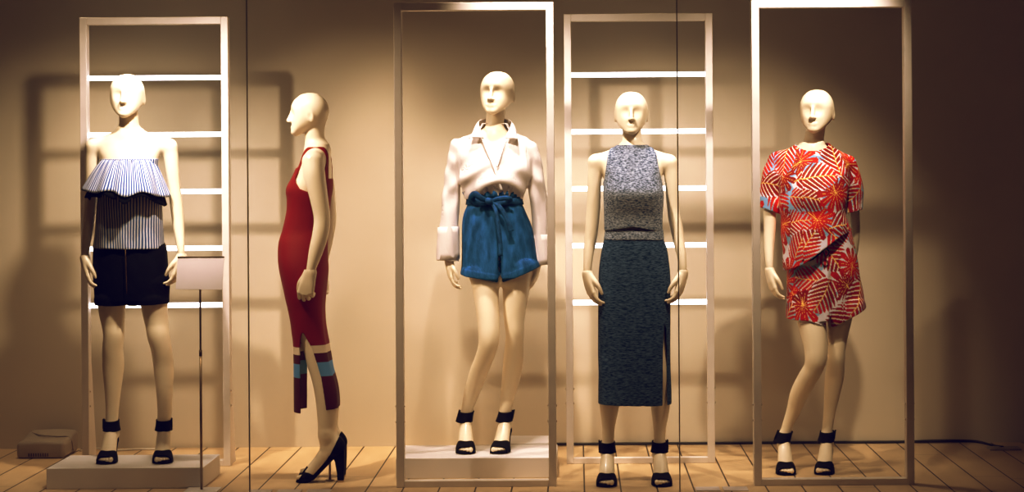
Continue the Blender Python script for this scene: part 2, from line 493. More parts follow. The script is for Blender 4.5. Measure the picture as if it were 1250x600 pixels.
HEAD = [  # down, half width, front, back
    (.000, .014, .016, -.016), (.006, .036, .040, -.040), (.018, .052, .058, -.056), (.035, .066, .077, -.074), (.058, .076, .090, -.087), (.080, .080, .095, -.092),
    (.100, .080, .0945, -.091), (.120, .078, .093, -.084), (.140, .073, .093, -.070), (.158, .065, .0925, -.045), (.174, .054, .092, -.012),
    (.190, .039, .090, .022), (.200, .026, .085, .042), (.206, .012, .076, .055)]
def op_head(top, yaw, s=1.0, tilt=0, lean=0):
    """top: world point of the crown; yaw 0 faces the camera, + turns towards image left; lean rolls towards image left"""
    R = catmull(HEAD, 5); R = R[np.argsort(R[:, 0])]
    cy_, sy_ = math.cos(yaw), math.sin(yaw)
    cl, sl_ = math.cos(lean), math.sin(lean)
    def run(B):
        lo = np.array(top) - (.17, .17, .26); hi = np.array(top) + (.17, .17, .05)
        sl, G = B.sub(lo, hi)
        if sl is None: return
        # pivot of the lean is the neck, .19 below the crown
        x, y, z = G[0] - top[0], G[1] - top[1], G[2] - (top[2] - .19)
        x, z = cl * x + sl_ * z, -sl_ * x + cl * z
        x = x - 0 * z
        d_ = (.19 - z) / s
        fwd = (-cy_ * y - sy_ * x) / s
        sd = (cy_ * x - sy_ * y) / s
        # nod
        fwd, d_ = fwd * math.cos(tilt) - (d_ - .1) * math.sin(tilt), (d_ - .1) * math.cos(tilt) + fwd * math.sin(tilt) + .1
        q = [np.interp(d_, R[:, 0], R[:, i]) for i in (1, 2, 3)]
        c, b = (q[1] + q[2]) / 2, (q[1] - q[2]) / 2
        dx, dy = sd / q[0], (fwd - c) / b
        k0 = (np.abs(dx) ** 2.25 + np.abs(dy) ** 2.25) ** (1 / 2.25)
        k1 = np.sqrt((dx / q[0]) ** 2 + (dy / b) ** 2) + 1e-6
        D = np.where(k0 < .3, (k0 - 1) * np.minimum(q[0], b), k0 * (k0 - 1) / k1)
        D = np.maximum(D, np.maximum(-d_, d_ - .208))
        def ell(cx, cf, cd, rx, rf, rd):
            e0 = np.sqrt(((sd - cx) / rx) ** 2 + ((fwd - cf) / rf) ** 2 + ((d_ - cd) / rd) ** 2)
            e1 = np.sqrt(((sd - cx) / rx ** 2) ** 2 + ((fwd - cf) / rf ** 2) ** 2 + ((d_ - cd) / rd ** 2) ** 2) + 1e-6
            return e0 * (e0 - 1) / e1
        # eye hollows, brow
        for g in (-1, 1):
            D = -smin(-D, ell(g * .031, .110, .100, .025, .0245, .018), .028)
        # nose: bridge to tip
        a = np.array([0, .090, .090]); e = np.array([0, .1085, .133])
        w = e - a; L2 = w.dot(w)
        t = np.clip(((fwd - a[1]) * w[1] + (d_ - a[2]) * w[2]) / L2, 0, 1)
        nd = np.sqrt(sd ** 2 + (fwd - a[1] - t * w[1]) ** 2 + (d_ - a[2] - t * w[2]) ** 2) - (.0055 + .0045 * t)
        D = smin(D, nd, .014)
        for g in (-1, 1):
            D = smin(D, ell(g * .009, .099, .1365, .008, .011, .0065), .006)
        # lips and chin, faint as on the cast head
        D = smin(D, ell(0, .0905, .163, .019, .0065, .0035), .007)
        D = smin(D, ell(0, .0905, .170, .016, .0065, .0040), .007)
        D = smin(D, ell(0, .082, .192, .018, .014, .013), .02)
        # ears
        for g in (-1, 1):
            ca, sa = math.cos(.25), math.sin(.25)
            f2, d2 = (fwd + .006) * ca + (d_ - .118) * sa, -(fwd + .006) * sa + (d_ - .118) * ca
            wdt = (sd - g * (.077 + .10 * np.clip(-f2, -.02, .02))) / .0075
            e0 = np.sqrt(wdt ** 2 + (f2 / .0175) ** 2 + (d2 / .031) ** 2)
            D = smin(D, (e0 - 1) * .0075, .006)
            e1 = np.sqrt(((sd - g * .087) / .007) ** 2 + ((f2 - .002) / .009) ** 2 + ((d2 + .003) / .017) ** 2)
            D = -smin(-D, (e1 - 1) * .007, .004)
        B.put(sl, D * s, .018)
    return run

def hand_ops(wrist, d, n, side, curl=(18, 30, 25), scale=1.0, spread=1.0, thumb=1.0):
    """wrist point, d: towards the fingers, n: palm-facing direction, side: +1/-1 thumb along cross(d,n)*side"""
    d = np.array(d, float); d /= np.linalg.norm(d)
    n = np.array(n, float); n -= d * n.dot(d); n /= np.linalg.norm(n)
    s = np.cross(d, n) * side
    pt = lambda a, b, c: np.array(wrist) + scale * (a * d + b * s + c * n)
    ops = []
    kn = [(.088, .028), (.093, .0095), (.089, -.009), (.080, -.026)]
    ln = [.070, .078, .073, .056]
    for (a, b), L, i in zip(kn, ln, range(4)):
        ops.append(op_tube([np.append(pt(-.005, b * .45, 0), .0165 * scale), np.append(pt(a * .5, b * .78, -.003), .0135 * scale), np.append(pt(a, b, 0), .0105 * scale)], .016, per=4))
    for (a, b), L, i in zip(kn, ln, range(4)):
        ang, p = 0, pt(a, b, 0)
        sp = spread * (1.5 - i) * .05
        rows = [np.append(p, .0092 * scale)]
        for seg, cu, r in zip((.44, .31, .25), curl, (.0082, .0074, .0062)):
            ang += math.radians(cu * (1 + .12 * i))
            p = p + scale * L * seg * (math.cos(ang) * (d + sp * s) + math.sin(ang) * n)
            rows.append(np.append(p, r * scale))
        ops.append(op_tube(rows, .005, per=4))
    ops.append(op_tube([np.append(pt(.012, .020, .006), .014 * scale), np.append(pt(.046, .038, .016 * thumb), .0125 * scale),
                        np.append(pt(.074, .043, .026 * thumb), .0098 * scale), np.append(pt(.100, .040, .034 * thumb), .0072 * scale)], .010, per=4))
    return ops

def local(ankle_xy, z0, yaw):
    """foot frame: fwd points to the toes (yaw 0 = towards the camera, + = towards image left)"""
    f = np.array([-math.sin(yaw), -math.cos(yaw), 0]); s = np.array([math.cos(yaw), -math.sin(yaw), 0])  # s = image right for yaw 0
    o = np.array([ankle_xy[0], ankle_xy[1], z0])
    return lambda a, b, c: o + a * f + b * s + np.array([0, 0, c])

def foot_ops(Lf, inner, prof):
    """prof: dict of ankle, heel, instep, ball, toe in (fwd, up, r)"""
    A, H, I, Bl, To = (prof[k] for k in ('ankle', 'heel', 'instep', 'ball', 'toe'))
    q = lambda t, b=0: np.append(Lf(t[0], b, t[1]), t[2])
    A = (A[0], A[1], A[2] * .80)
    ops = [op_tube([q(A), q(((A[0] + H[0]) / 2 - .008, (A[1] + H[1]) / 2, A[2] * 1.02)), q(H)], .02),
           op_tube([q(A), q(I), q(Bl)], .02),
           op_tube([q(H), q(((H[0] + Bl[0]) / 2, (H[1] + Bl[1]) / 2 - .004, .021)), q(Bl)], .03)]
    for b, r in ((.021 * inner, .019), (-.022 * inner, .017)):
        ops.append(op_tube([q((I[0], I[1], .02), b * .4), q((Bl[0], Bl[1] - .006, r), b)], .02))
    for i, (b, L, r) in enumerate(((.026, 1.0, .0118), (.009, 1.02, .0088), (-.006, .94, .0082), (-.019, .83, .0078), (-.030, .70, .0074))):
        dl = (To[0] - Bl[0]) * L
        ops.append(op_tube([np.append(Lf(Bl[0], b * .9 * inner, Bl[1] - .006), r * 1.1), np.append(Lf(Bl[0] + dl * .6, b * inner, To[1] + .004), r), np.append(Lf(Bl[0] + dl, b * 1.02 * inner, To[1]), r * .9)], .006, per=4))
    return ops

SANDAL_PROF = dict(ankle=(0, .168, .0285), heel=(-.034, .122, .0265), instep=(.040, .108, .0255), ball=(.118, .043, .019), toe=(.199, .022, .01))

def sole_grid(Lf, stations, z0off=0):
    """stations: (fwd, half width, z)"""
    S = catmull(stations, 4)
    return [[Lf(f, w * t, z) for t in np.linspace(-1, 1, 9)] for f, w, z in S]

def sandal(M, root, Lf, inner, lean=(0, 0), flip=1):
    """black block-heel sandal: sole, heel, toe strap, ankle strap, back strap, buckle; lean = shift of the ankle strap per metre of height"""
    st = [(.204, .006, .014), (.200, .022, .012), (.186, .036, .010), (.160, .044, .009), (.125, .045, .011), (.085, .038, .028), (.04, .033, .058), (0, .031, .080), (-.035, .030, .092), (-.056, .022, .096), (-.062, .006, .097)]
    so = sheet('sandal', sole_grid(Lf, st), MAT['black'], root, thick=.013, offset=0)
    # heel
    V = []
    for z, f0, f1, w in ((.090, -.058, -.008, .026), (.05, -.056, -.018, .019), (.004, -.054, -.024, .0165), (.0, -.053, -.025, .016)):
        V += [Lf(f0, -w, z), Lf(f0, w, z), Lf(f1, w * .8, z - (0 if z < .08 else .012)), Lf(f1, -w * .8, z - (0 if z < .08 else .012))]
    Fc = [(0, 1, 2, 3), (15, 14, 13, 12)]
    for i in range(3):
        for k in range(4):
            a, b = i * 4 + k, i * 4 + (k + 1) % 4
            Fc.append((a, a + 4, b + 4, b))
    bevel(obj('heel', V, Fc, MAT['black'], so, smooth=False), .003)
    # toe strap: an arch over the toes
    g = []
    for f, w, h in ((.112, .0455, .066), (.122, .047, .062), (.138, .048, .056), (.156, .047, .048), (.170, .0445, .043), (.180, .042, .039), (.184, .041, .038)):
        row = []
        for t in np.linspace(0, math.pi, 19):
            c_, s_ = math.cos(t), math.sin(t)
            row.append(Lf(f, w * math.copysign(abs(c_) ** .75, c_), .004 + (h - .004) * max(s_, 0) ** .7))
        g.append(row)
    sheet('toe_strap', g, MAT['black'], so, thick=.006)
    # ankle strap
    g = []
    for z, r in ((.140, .0435), (.148, .0415), (.166, .038), (.182, .0365), (.191, .0365)):
        cx, cy = lean[0] * (z - .168), lean[1] * (z - .168)
        g.append([Lf(cy - .002 + r * 1.14 * math.cos(t), cx + r * .94 * math.sin(t), z - .004 * math.cos(t)) for t in np.linspace(0, 2 * math.pi, 32, endpoint=False)])
    sheet('ankle_strap', g, MAT['black'], so, thick=.006, closed_u=True)
    # back strap rising from the heel cup
    g = []
    for z, f in ((.092, -.058), (.105, -.062), (.125, -.060), (.15, -.051), (.172, -.045)):
        g.append([Lf(f + .012 * abs(t) ** 2, .017 * t, z) for t in np.linspace(-1, 1, 7)])
    sheet('back_strap', g, MAT['black'], so, thick=.005)
    # buckle on the outer side
    b = -inner
    g0 = Lf(-.004, b * .0405, .166)
    pts = [Lf(-.014, b * .040 + lean[0] * (z_ - .168), z_) if k_ else Lf(.010, b * .040 + lean[0] * (z_ - .168), z_) for k_, z_ in ((1, .150), (0, .150), (0, .196), (1, .196), (1, .150))]
    v, f = tube_vf(pts, .0035, 6)
    obj('buckle', v, f, MAT['black'], so)
    return so

def finish_body(M, root, head_lo, hand_boxes, foot_boxes, bbox, ankle_z, h=.0045):
    core = M.torso + M.limbs + M.arms + M.headops + [o for _, fo in foot_boxes for o in fo]
    lo, hi = bbox
    bl = [((lo[0], lo[1], ankle_z), (hi[0], hi[1], head_lo + .012), h, core)]
    bl.append(((head_lo_box := M.head_box)[0], head_lo_box[1], .0028, M.torso + M.headops))
    for b, ops in hand_boxes: bl.append((b[0], b[1], .0023, M.arms + ops))
    for b, ops in foot_boxes: bl.append((b[0], b[1], .0030, M.limbs + ops))
    v, f = polygonise(bl)
    return obj('body', v, f, MAT['skin'], root)

def hand_box(wrist, d, L=.2):
    d = np.array(d, float); d /= np.linalg.norm(d)
    e = np.array(wrist) + d * L
    lo = np.minimum(wrist, e) - .055; hi = np.maximum(wrist, e) + .055
    hi[2] = min(hi[2], wrist[2] + .02)
    return lo, hi

def foot_box(Lf, top=.2):
    P = np.array([Lf(-.09, 0, 0), Lf(.22, 0, 0)])
    lo = P.min(0) - .06; hi = P.max(0) + .06
    lo[2] = P[0][2] - .01; hi[2] = P[0][2] + top
    return lo, hi

def cloth(name, ops, bbox, mat, root, h=.004, shell=.007, cuts=(), attr=None, label=None):
    """garment surface from a distance field: shell it, then cut the openings"""
    L = list(ops)
    if shell: L.append(op_fn(lambda D, X, Y, Z: np.maximum(D, -(D + shell))))
    for c in cuts: L.append(op_fn(lambda D, X, Y, Z, c=c: np.maximum(D, c(X, Y, Z))))
    v, f = polygonise([(bbox[0], bbox[1], h, L)])
    return obj(name, v, f, mat, root, attrs=attr(v) if attr else None, label=label)

def pixline(M, u0, v0, u1, v1):
    """signed function of (X,Z): positive below (image) the line through two photo points at the mannequin's distance"""
    a, b = M.P(u0, v0), M.P(u1, v1)
    m = (b[2] - a[2]) / (b[0] - a[0] + 1e-9)
    return lambda X, Y, Z: ((a[2] + m * (X - a[0])) - Z) / math.sqrt(1 + m * m)

def poly_cut(M, pts):
    """signed distance (positive inside) of an image polygon at the mannequin's distance, extruded along y"""
    Q = np.array([M.P(u, v)[[0, 2]] for u, v in pts])
    def f(X, Y, Z):
        x, z = np.broadcast_arrays(X[:, :, 0], Z[0, :, :].reshape(1, -1))
        d = np.full(x.shape, 1e3); ins = np.zeros(x.shape, bool)
        for i in range(len(Q)):
            a, b = Q[i], Q[(i + 1) % len(Q)]
            e = b - a
            t = np.clip(((x - a[0]) * e[0] + (z - a[1]) * e[1]) / e.dot(e), 0, 1)
            d = np.minimum(d, np.hypot(x - a[0] - t * e[0], z - a[1] - t * e[1]))
            if abs(e[1]) > 1e-9:
                cond = ((a[1] > z) != (b[1] > z)) & (x < e[0] * (z - a[1]) / e[1] + a[0])
                ins ^= cond
        return np.where(ins, d, -d)[:, None, :]
    return f

def inter(*fs):
    def f(X, Y, Z):
        d = fs[0](X, Y, Z)
        for g in fs[1:]: d = np.minimum(d, g(X, Y, Z))
        return d
    return f

# ================================================================= the room
def quad(name, pts, mat, **kw):
    o = obj(name, pts, [(0, 1, 2, 3)], mat, smooth=False, **kw)
    return tag(o, kind='structure')
XL, XR, CEIL, Y0 = -3.42, 2.75, 3.12, 7.90
def slab(name, b, mat):
    v, f = box_vf(*b); return tag(obj(name, v, f, mat, smooth=False, base=(0, 0, 0)), kind='structure')
slab('floor', (XL, XR, Y0, WALL_Y, -.06, 0), MAT['floor'])
slab('wall_back', (XL, XR, WALL_Y, WALL_Y + .1, -.06, CEIL), MAT['wall'])
slab('wall_left', (XL - .1, XL, Y0, WALL_Y + .1, -.06, CEIL), MAT['side_wall'])
slab('wall_right', (XR, XR + .1, Y0, WALL_Y + .1, -.06, CEIL), MAT['side_wall'])
slab('ceiling', (XL - .1, XR + .1, Y0, WALL_Y + .1, CEIL, CEIL + .1), MAT['ceiling'])
slab('trim_1', (XL - .1, XR + .1, Y0 - .12, Y0, -.30, -.005), MAT['side_wall'])
# shop window: three panes butted together, dark sealed joints between
GY = 7.96
j1, j2 = W(303, 300, GY)[0], W(828, 300, GY)[0]
for n, (a, b) in enumerate(((XL, j1), (j1, j2), (j2, XR))):
    tag(obj('window_%d' % (n + 1), [(a, GY, 0), (b, GY, 0), (b, GY, CEIL), (a, GY, CEIL)], [(0, 1, 2, 3)], MAT['glass'], smooth=False), kind='structure')
for n, x in enumerate((j1, j2)):
    slab('trim_%d' % (n + 2), (x - .0022, x + .0022, GY - .006, GY + .006, 0, CEIL), MAT['glass_edge'])

# ================================================================= display frames, plinths, small things
def display_frame(x0, Y, ladder, label, group, depth=.06, brace=False):
    r = empty('display_frame', (x0 + .383, Y, 0), label, 'frame', group)
    w, H, t = .766, 2.317, .037
    for x in (x0, x0 + w - t):
        box('upright', (x, x + t, Y, Y + depth, 0, H), MAT['white_metal'], r, .003)
    box('top_rail', (x0 + t, x0 + w - t, Y, Y + depth, H - t, H), MAT['white_metal'], r, .002)
    box('bottom_rail', (x0 + t, x0 + w - t, Y, Y + depth, 0, .030), MAT['white_metal'], r, .002)
    if ladder:
        for z in (2.005, 1.711, 1.417, 1.123, .829):
            box('light_bar', (x0 + t, x0 + w - t, Y + .018, Y + .043, z - .0125, z + .0125), MAT['led'], r, .003, label='glowing white light bar')
    if brace:
        for x in (x0 + .004, x0 + w - t + .004):
            v = [(x + q, Y + depth + d, z) for q in (0, t - .008) for d, z in ((0, 0), (.11, 0), (0, .62))]
            bevel(obj('foot_brace', v, [(0, 1, 2), (5, 4, 3), (0, 3, 4, 1), (1, 4, 5, 2), (2, 5, 3, 0)], MAT['white_metal'], r, smooth=False), .002)
    for x, sg in ((x0, -1), (x0 + t, 1), (x0 + w - t, -1), (x0 + w, 1)):
        for z in (.31, .385):
            v, f = tube_vf([(x - sg * .001, Y + depth * .35, z), (x + sg * .003, Y + depth * .35, z), (x + sg * .005, Y + depth * .35, z)], [.006, .006, .003], 8)
            obj('bolt', v, f, MAT['chrome'], r, label='small chrome bolt head')
    return r
display_frame(-2.562, 9.62, True, 'white ladder frame with glowing bars behind the striped-top mannequin', 'glowing ladder frames', brace=True)
display_frame(-.872, 8.92, False, 'plain white frame around the white-shirt mannequin and its plinth', 'plain standing frames')
display_frame(-.0616, 9.61, True, 'white ladder frame with glowing bars behind the grey knit mannequin', 'glowing ladder frames', depth=.045)
display_frame(.838, 8.90, False, 'plain white frame in front of the palm-print mannequin', 'plain standing frames')

def plinth(b, label, group='white display plinths'):
    o = box('plinth', b, MAT['plinth'], None, .003, base=((b[0] + b[1]) / 2, (b[2] + b[3]) / 2, b[4]))
    return tag(o, label, 'plinth', group)
plinth((-2.552, -1.80, 8.936, 9.36, 0, .10), 'low white plinth under the striped-top mannequin on the tiled floor')
plinth((-.90, -.108, 9.18, 9.625, 0, .10), 'low white plinth under the white-shirt mannequin inside the frame')
plinth((-.372, -.128, 9.66, 9.96, 0, .10), 'small shaded plinth behind the plinth of the white-shirt mannequin')

# blank sign on a thin stand
def sign():
    Y = 8.87
    c = W(246, 598, Y)
    r = empty('sign_stand', (c[0], Y, 0), 'blank white card on a thin pole beside the striped-top mannequin', 'sign')
    a, b = W(230.5, 595.5, 8.94), W(271, 595.5, 8.94)
    box('base_plate', (a[0], b[0], 8.72, 8.94, 0, .006), MAT['plinth'], r, .002)
    v, f = tube_vf([(c[0], Y, .004), (c[0], Y, .66)], .0062, 10); obj('pole', v, f, MAT['steel'], r)
    v, f = tube_vf([(c[0], Y, .65), (c[0], Y, 1.0)], .0048, 10); obj('upper_pole', v, f, MAT['rod_dark'], r)
    v, f = tube_vf([(c[0], Y, .64), (c[0], Y, .668)], .0075, 10); obj('collar', v, f, MAT['rod_dark'], r)
    P = [W(214.3, 352.8, Y - .03), W(271, 353.2, Y - .03), W(273.7, 313.5, Y + .02), W(216.9, 313.8, Y + .02)]
    o = obj('card', P, [(0, 1, 2, 3)], MAT['card'], r, smooth=False)
    m = o.modifiers.new('thickness', 'SOLIDIFY'); m.thickness = .004; m.offset = -1
    e = [P[3] + (0, -.001, .001), P[2] + (0, -.001, .001)]
    v, f = tube_vf(e, .0028, 6); obj('card_rim', v, f, MAT['rod_dark'], r)
sign()

# grey plastic unit by the wall
def floor_unit():
    x0, x1, y0, y1 = -2.99, -2.735, 9.91, 10.2
    r = empty('floor_unit', ((x0 + x1) / 2, (y0 + y1) / 2, 0), 'grey plastic vented unit on the floor against the wall, far left', 'electrical box')
    nx, ny = 13, 13
    V, Fc = [], []
    def top(i, j):
        t, s_ = i / (nx - 1), j / (ny - 1)
        h = .088 + .028 * (1 / (1 + math.exp(-(s_ - .55) * 12))) + .006 * math.sin(t * 3)
        return (x0 + (x1 - x0) * t, y0 + .03 * (1 - 0) * 0 + (y1 - y0) * s_, h)
    for j in range(ny):
        for i in range(nx): V.append(top(i, j))
    n = len(V)
    for j in range(ny):
        for i in range(nx): V.append((x0 + (x1 - x0) * i / (nx - 1), y0 + (y1 - y0) * j / (ny - 1), 0))
    for j in range(ny - 1):
        for i in range(nx - 1):
            a = j * nx + i
            Fc.append((a, a + 1, a + nx + 1, a + nx)); Fc.append((n + a, n + a + nx, n + a + nx + 1, n + a + 1))
    for i in range(nx - 1):
        Fc.append((i + 1, i, n + i, n + i + 1)); a = (ny - 1) * nx + i; Fc.append((a, a + 1, n + a + 1, n + a))
    for j in range(ny - 1):
        a = j * nx; Fc.append((a, a + nx, n + a + nx, n + a)); a = j * nx + nx - 1; Fc.append((a + nx, a, n + a, n + a + nx))
    o = obj('housing', V, Fc, MAT['grey_plastic'], r); bevel(o, .022, 4)
    for k in range(9):
        x = x0 + .065 + k * .0125
        box('vent_slot', (x, x + .007, y0 - .0012, y0 + .004, .012, .030), MAT['dark_slot'], r, 0)
    pts = catmull([(x0 + .03, y0 + .20, .112), (x0 + .10, y0 + .13, .108), (x0 + .19, y0 + .12, .103), (x1 - .018, y0 + .14, .099), (x1 + .002, y0 + .15, .07), (x1 + .004, y0 + .17, .02)], 6)
    v, f = tube_vf(pts, .004, 8); obj('lead', v, f, MAT['grey_plastic'], r)
floor_unit()

def cable(name, pts, r, mat, label):
    v, f = tube_vf(catmull(pts, 8), r, 8)
    return tag(obj(name, v, f, mat), label, 'cable')
g = lambda u, v, z=.006: (lambda b: np.array([(u - PU) * b / F_PX, b, z]))(F_PX * (CAMZ - z) / (v + (u - PU) * ROLL - PV))
cable('cable', [(-2.72, 10.16, .006), (-2.64, 10.2, .012), (-2.55, 10.16, .006), (-2.42, 10.19, .007), (-2.3, 10.2, .006)], .005, MAT['cable_white'], 'thin white cable on the floor beside the grey unit')
cable('cable', [(-.12, 10.262, .009), (.3, 10.265, .009), (.8, 10.262, .009), (1.3, 10.265, .009), (1.75, 10.262, .009), (1.95, 10.266, .012), (2.12, 10.262, .012), (2.2, 10.24, .009), (2.25, 10.12, .006), (2.28, 10.02, .012)], .0075, MAT['cable_black'], 'long black cable along the foot of the back wall')
fs = box('floor_socket', (2.20, 2.37, 9.97, 10.06, 0, .012), MAT['grey_plastic'], None, .004)
tag(fs, 'small grey socket plate on the floor at the far right', 'socket')
for (u0, u1, lb) in ((305.5, 333, 'first from left of the three small cards flat on the floor below the red dress'), (340, 369.5, 'middle of the three small cards flat on the floor below the red dress'),
                     (376, 405.5, 'third from left of the three small cards flat on the floor below the red dress'), (848, 877.5, 'left one of the two small cards on the floor beside the right glass joint'),
                     (881.5, 911.5, 'right one of the two small cards on the floor beside the right glass joint')):
    Y = 8.868
    b = (W(u0, 598, Y)[0], W(u1, 598, Y)[0], 8.76, Y - .002, 0, .004)
    tag(box('price_card', b, MAT['card'], None, .001), lb, 'card', 'cards on the floor')

# ================================================================= mannequins
def legs_add(M, *legs, ky=1.08):
    for rows in legs: M.limbs.append(op_tube(M.T(rows), .02, ky))
def arms_add(M, *arms):
    for rows in arms: M.arms.append(op_tube(M.T(rows), .022, 1.0))
def neck_add(M, rows, shoulders, base):
    M.headops.append(op_tube(M.T(rows), .02))
    for r in shoulders:
        M.torso.append(op_tube(M.T([base, ((base[0] + r[0]) / 2, (base[1] + r[1]) / 2 + 1, (base[2] + r[2]) / 2, .015), r]), .035))
def head_box(M, top):
    M.head_box = ((top[0] - .15, top[1] - .16, top[2] - .255), (top[0] + .15, top[1] + .16, top[2] + .02))

LIN = lambda c: np.array(c, float)

# ---------------------------------------------------------------- 1: striped ruffle top, black shorts
def mannequin_striped():
    M = Man(9.22, .10)
    base = M.P(168, 540); root = empty('mannequin', (base[0], M.Y, .10), 'cream mannequin in striped strapless ruffle top and black shorts on a plinth', 'mannequin', 'window mannequins')
    torso_front(M, 157.5, 167.5, 158, 160)
    top = M.P(155.3, 90.5); M.headops.append(op_head(top, -.02, 1.035)); head_box(M, top)
    neck_add(M, [(156.5, 134, 11.5, .03), (157.3, 146, 11.6, .03), (157.6, 156, 12.0, .025), (157.8, 168, 13.5, .02)], [(114.5, 179, 8.6, .01), (204.5, 178, 8.6, .01)], (157.5, 166, 13, .018))
    arms_add(M, [(113.5, 179, 8.6, .01), (112, 200, 8.3, .01), (111.5, 225, 7.8, .012), (110.3, 250, 7.2, .015), (107.5, 280, 6.3, 0), (104.6, 303, 4.8, -.02), (103.8, 316, 4.4, -.03)],
             [(207.5, 179, 9, .01), (210, 205, 8.4, .012), (213, 230, 7.5, .015), (216, 255, 7.7, .015), (218.4, 280, 6.7, 0), (220.8, 303, 4.9, -.025), (221.3, 314, 4.4, -.03)])
    legs_add(M, [(138, 345, 19), (136.6, 375, 16.3), (138, 395, 13.6), (138.8, 410, 12.4, -.012), (137.5, 425, 12.4, -.005), (138.2, 440, 13, .01), (138.2, 452, 12.6, .015), (137.7, 475, 10, .015), (137, 500, 7.9, .02), (136.3, 519, 7.3, .02)],
             [(187, 345, 19), (188.8, 375, 15.8), (191.5, 395, 14), (193.5, 410, 13.2, -.012), (197, 425, 12.5, -.005), (199.3, 442, 12.2, .01), (200.3, 456, 11.8, .015), (200.8, 475, 10, .015), (201, 500, 8.6, .02), (199.7, 517, 7.6, .02)])
    feet = []
    for (u, v, yaw, inner) in ((136.3, 519, -.08, 1), (199.7, 517, -.18, -1)):
        a = M.P(u, v, .02); Lf = local(a[:2], M.floor, yaw)
        feet.append((foot_box(Lf, .19), foot_ops(Lf, inner, SANDAL_PROF)))
        sandal(M, root, Lf, inner)
    w1, w2 = M.P(103.8, 316, -.03), M.P(221.3, 314, -.03)
    d1, d2 = (.17, -.12, -1), (-.26, -.06, -1)
    hands = [(hand_box(w1, d1), hand_ops(w1, d1, (1, .35, 0), 1, (14, 26, 22))), (hand_box(w2, d2), hand_ops(w2, d2, (-1, .35, 0), -1, (14, 26, 22)))]
    M.feet = feet
    finish_body(M, root, M.P(155, 143)[2], hands, feet, M.box(92, 120, 236, 540, -.2, .2), M.floor + .172)
    # shorts
    P = M.P
    ops = [op_zloft(M.ZL([(294, 117, 199, .108, .005), (303, 114.7, 202.8, .115, .006), (320, 114, 204.3, .123, .01), (335, 114.4, 205.2, .126, .012), (352, 115.5, 205.3, .122, .01), (366, 116.5, 205.3, .112, .005)]), 0, 2.3),
           op_zloft(M.ZL([(352, 124, 150, .08, .005), (362, 116.5, 154, .104, .003), (372, 117, 153.2, .098, 0), (385, 117.5, 153, .097, 0)]), .003, 2.3),
           op_zloft(M.ZL([(352, 162, 198, .08, .005), (362, 155.5, 205.3, .104, .003), (372, 156.2, 205.3, .098, 0), (385, 156.5, 205.3, .097, 0)]), .003, 2.3)]
    ops.insert(0, op_cover(M.torso + M.limbs, .005))
    sh = cloth('shorts', ops, M.box(106, 286, 214, 382, -.18, .18), MAT['navy'], root,
               cuts=[poly_cut(M, [(100, 371), (154, 372.5), (206, 370), (230, 367), (230, 420), (100, 420)]), pixline(M, 217, 290, 100, 290) and (lambda X, Y, Z, z=P(158, 290)[2]: Z - z)])
    zp = [P(153 + .3 * k, 304 + k * 9, -.135) for k in range(7)]
    v, f = tube_vf(zp, .0022, 6); obj('zip', v, f, mottled('brass_zip', (.10, .06, .02, 1), (.16, .1, .04, 1), 60, .4, metallic=.7), sh, label='dull brass zip')
    # top
    ctr = P(157.5, 240)
    def stripe(v): return {'stripe': np.arctan2(v[:, 0] - ctr[0], -(v[:, 1] - M.Y)) * .155}
    ops = [op_cover(M.torso, .004), op_zloft(M.ZL([(186, 127, 187, .10, -.01), (194, 127, 187, .108, -.014), (212, 124.5, 190, .118, -.02), (235, 120.5, 196, .124, -.02), (260, 118, 197.5, .124, -.014), (285, 116, 199.5, .124, -.006), (312, 113.4, 202, .128, 0)]), .01, 2.2),
           op_fn(lambda D, X, Y, Z: D + .0035 * np.sin((X - ctr[0]) * 62 + 9 * Z) * np.clip((ctr[2] - Z) / .25, 0, 1) + .0016 * np.sin(X * 150 + Y * 40) * (Z > ctr[2]))]
    ru = cloth('ruffle_top', ops, M.box(106, 182, 212, 312, -.18, .18), MAT['stripe'], root, attr=stripe,
               cuts=[lambda X, Y, Z, z=P(157, 193.5)[2]: Z - z, pixline(M, 113, 302.5, 203, 303.5)])
    def ruffle(name, mat, par, rt, rb, vb, amp, thick, n=220, grow=0):
        g, at = [], []
        for t in np.linspace(0, 1, 14):
            row, ra = [], []
            for k in range(n):
                th = 2 * math.pi * k / n           # 0 = front, + towards image right
                s_, c_ = math.sin(th), math.cos(th)
                front = .5 + .5 * c_
                e = t ** .85
                half = (rt + (rb(s_, front) - rt) * e) * M.sc
                dep = .112 + .05 * e * front + .012 * e
                pl = amp * e * (math.sin(9 * th + 1.2 * math.sin(2 * th)) + .6 * math.sin(15 * th + 1.3 + math.sin(4 * th))) + .0018 * math.sin(70 * th) * (1 - t)
                v_ = 195.5 + (vb(th) - 195.5) * t
                z = P(157.5, v_)[2]
                row.append((ctr[0] + (half + pl) * s_, M.Y - .015 - .035 * e - (dep + pl) * c_, z)); ra.append((th if th < math.pi else th - 2 * math.pi) * .23)
            g.append(row); at.append(ra)
        return sheet(name, g, mat, par, thick=thick, closed_u=True, attrs={'stripe': np.array(at).ravel()} if mat is MAT['stripe'] else None)
    wid = lambda s_, fr: 52.0 if s_ < 0 else 50.0
    hem = lambda th: 235.5 + 2.2 * math.sin(6 * th + .4) - 5 * max(0, -math.sin(th)) ** 2 + 4 * max(0, math.sin(th)) ** 2 + 1.5 * math.sin(9 * th)
    rf = ruffle('ruffle', MAT['stripe'], ru, 31, wid, hem, .0085, .003)
    hem2 = lambda th: hem(th) + 2 + 9 * abs(math.sin(th)) ** 3 + (8 * max(0, math.cos(th)) ** 8 * abs(math.sin(9 * th)) ** .6)
    ruffle('ruffle_shade', MAT['navy'], ru, 29, lambda s_, fr: 49.0 if s_ < 0 else 46.5, hem2, .005, .003)  # dark sheet standing in for the shade under the ruffle
mannequin_striped()

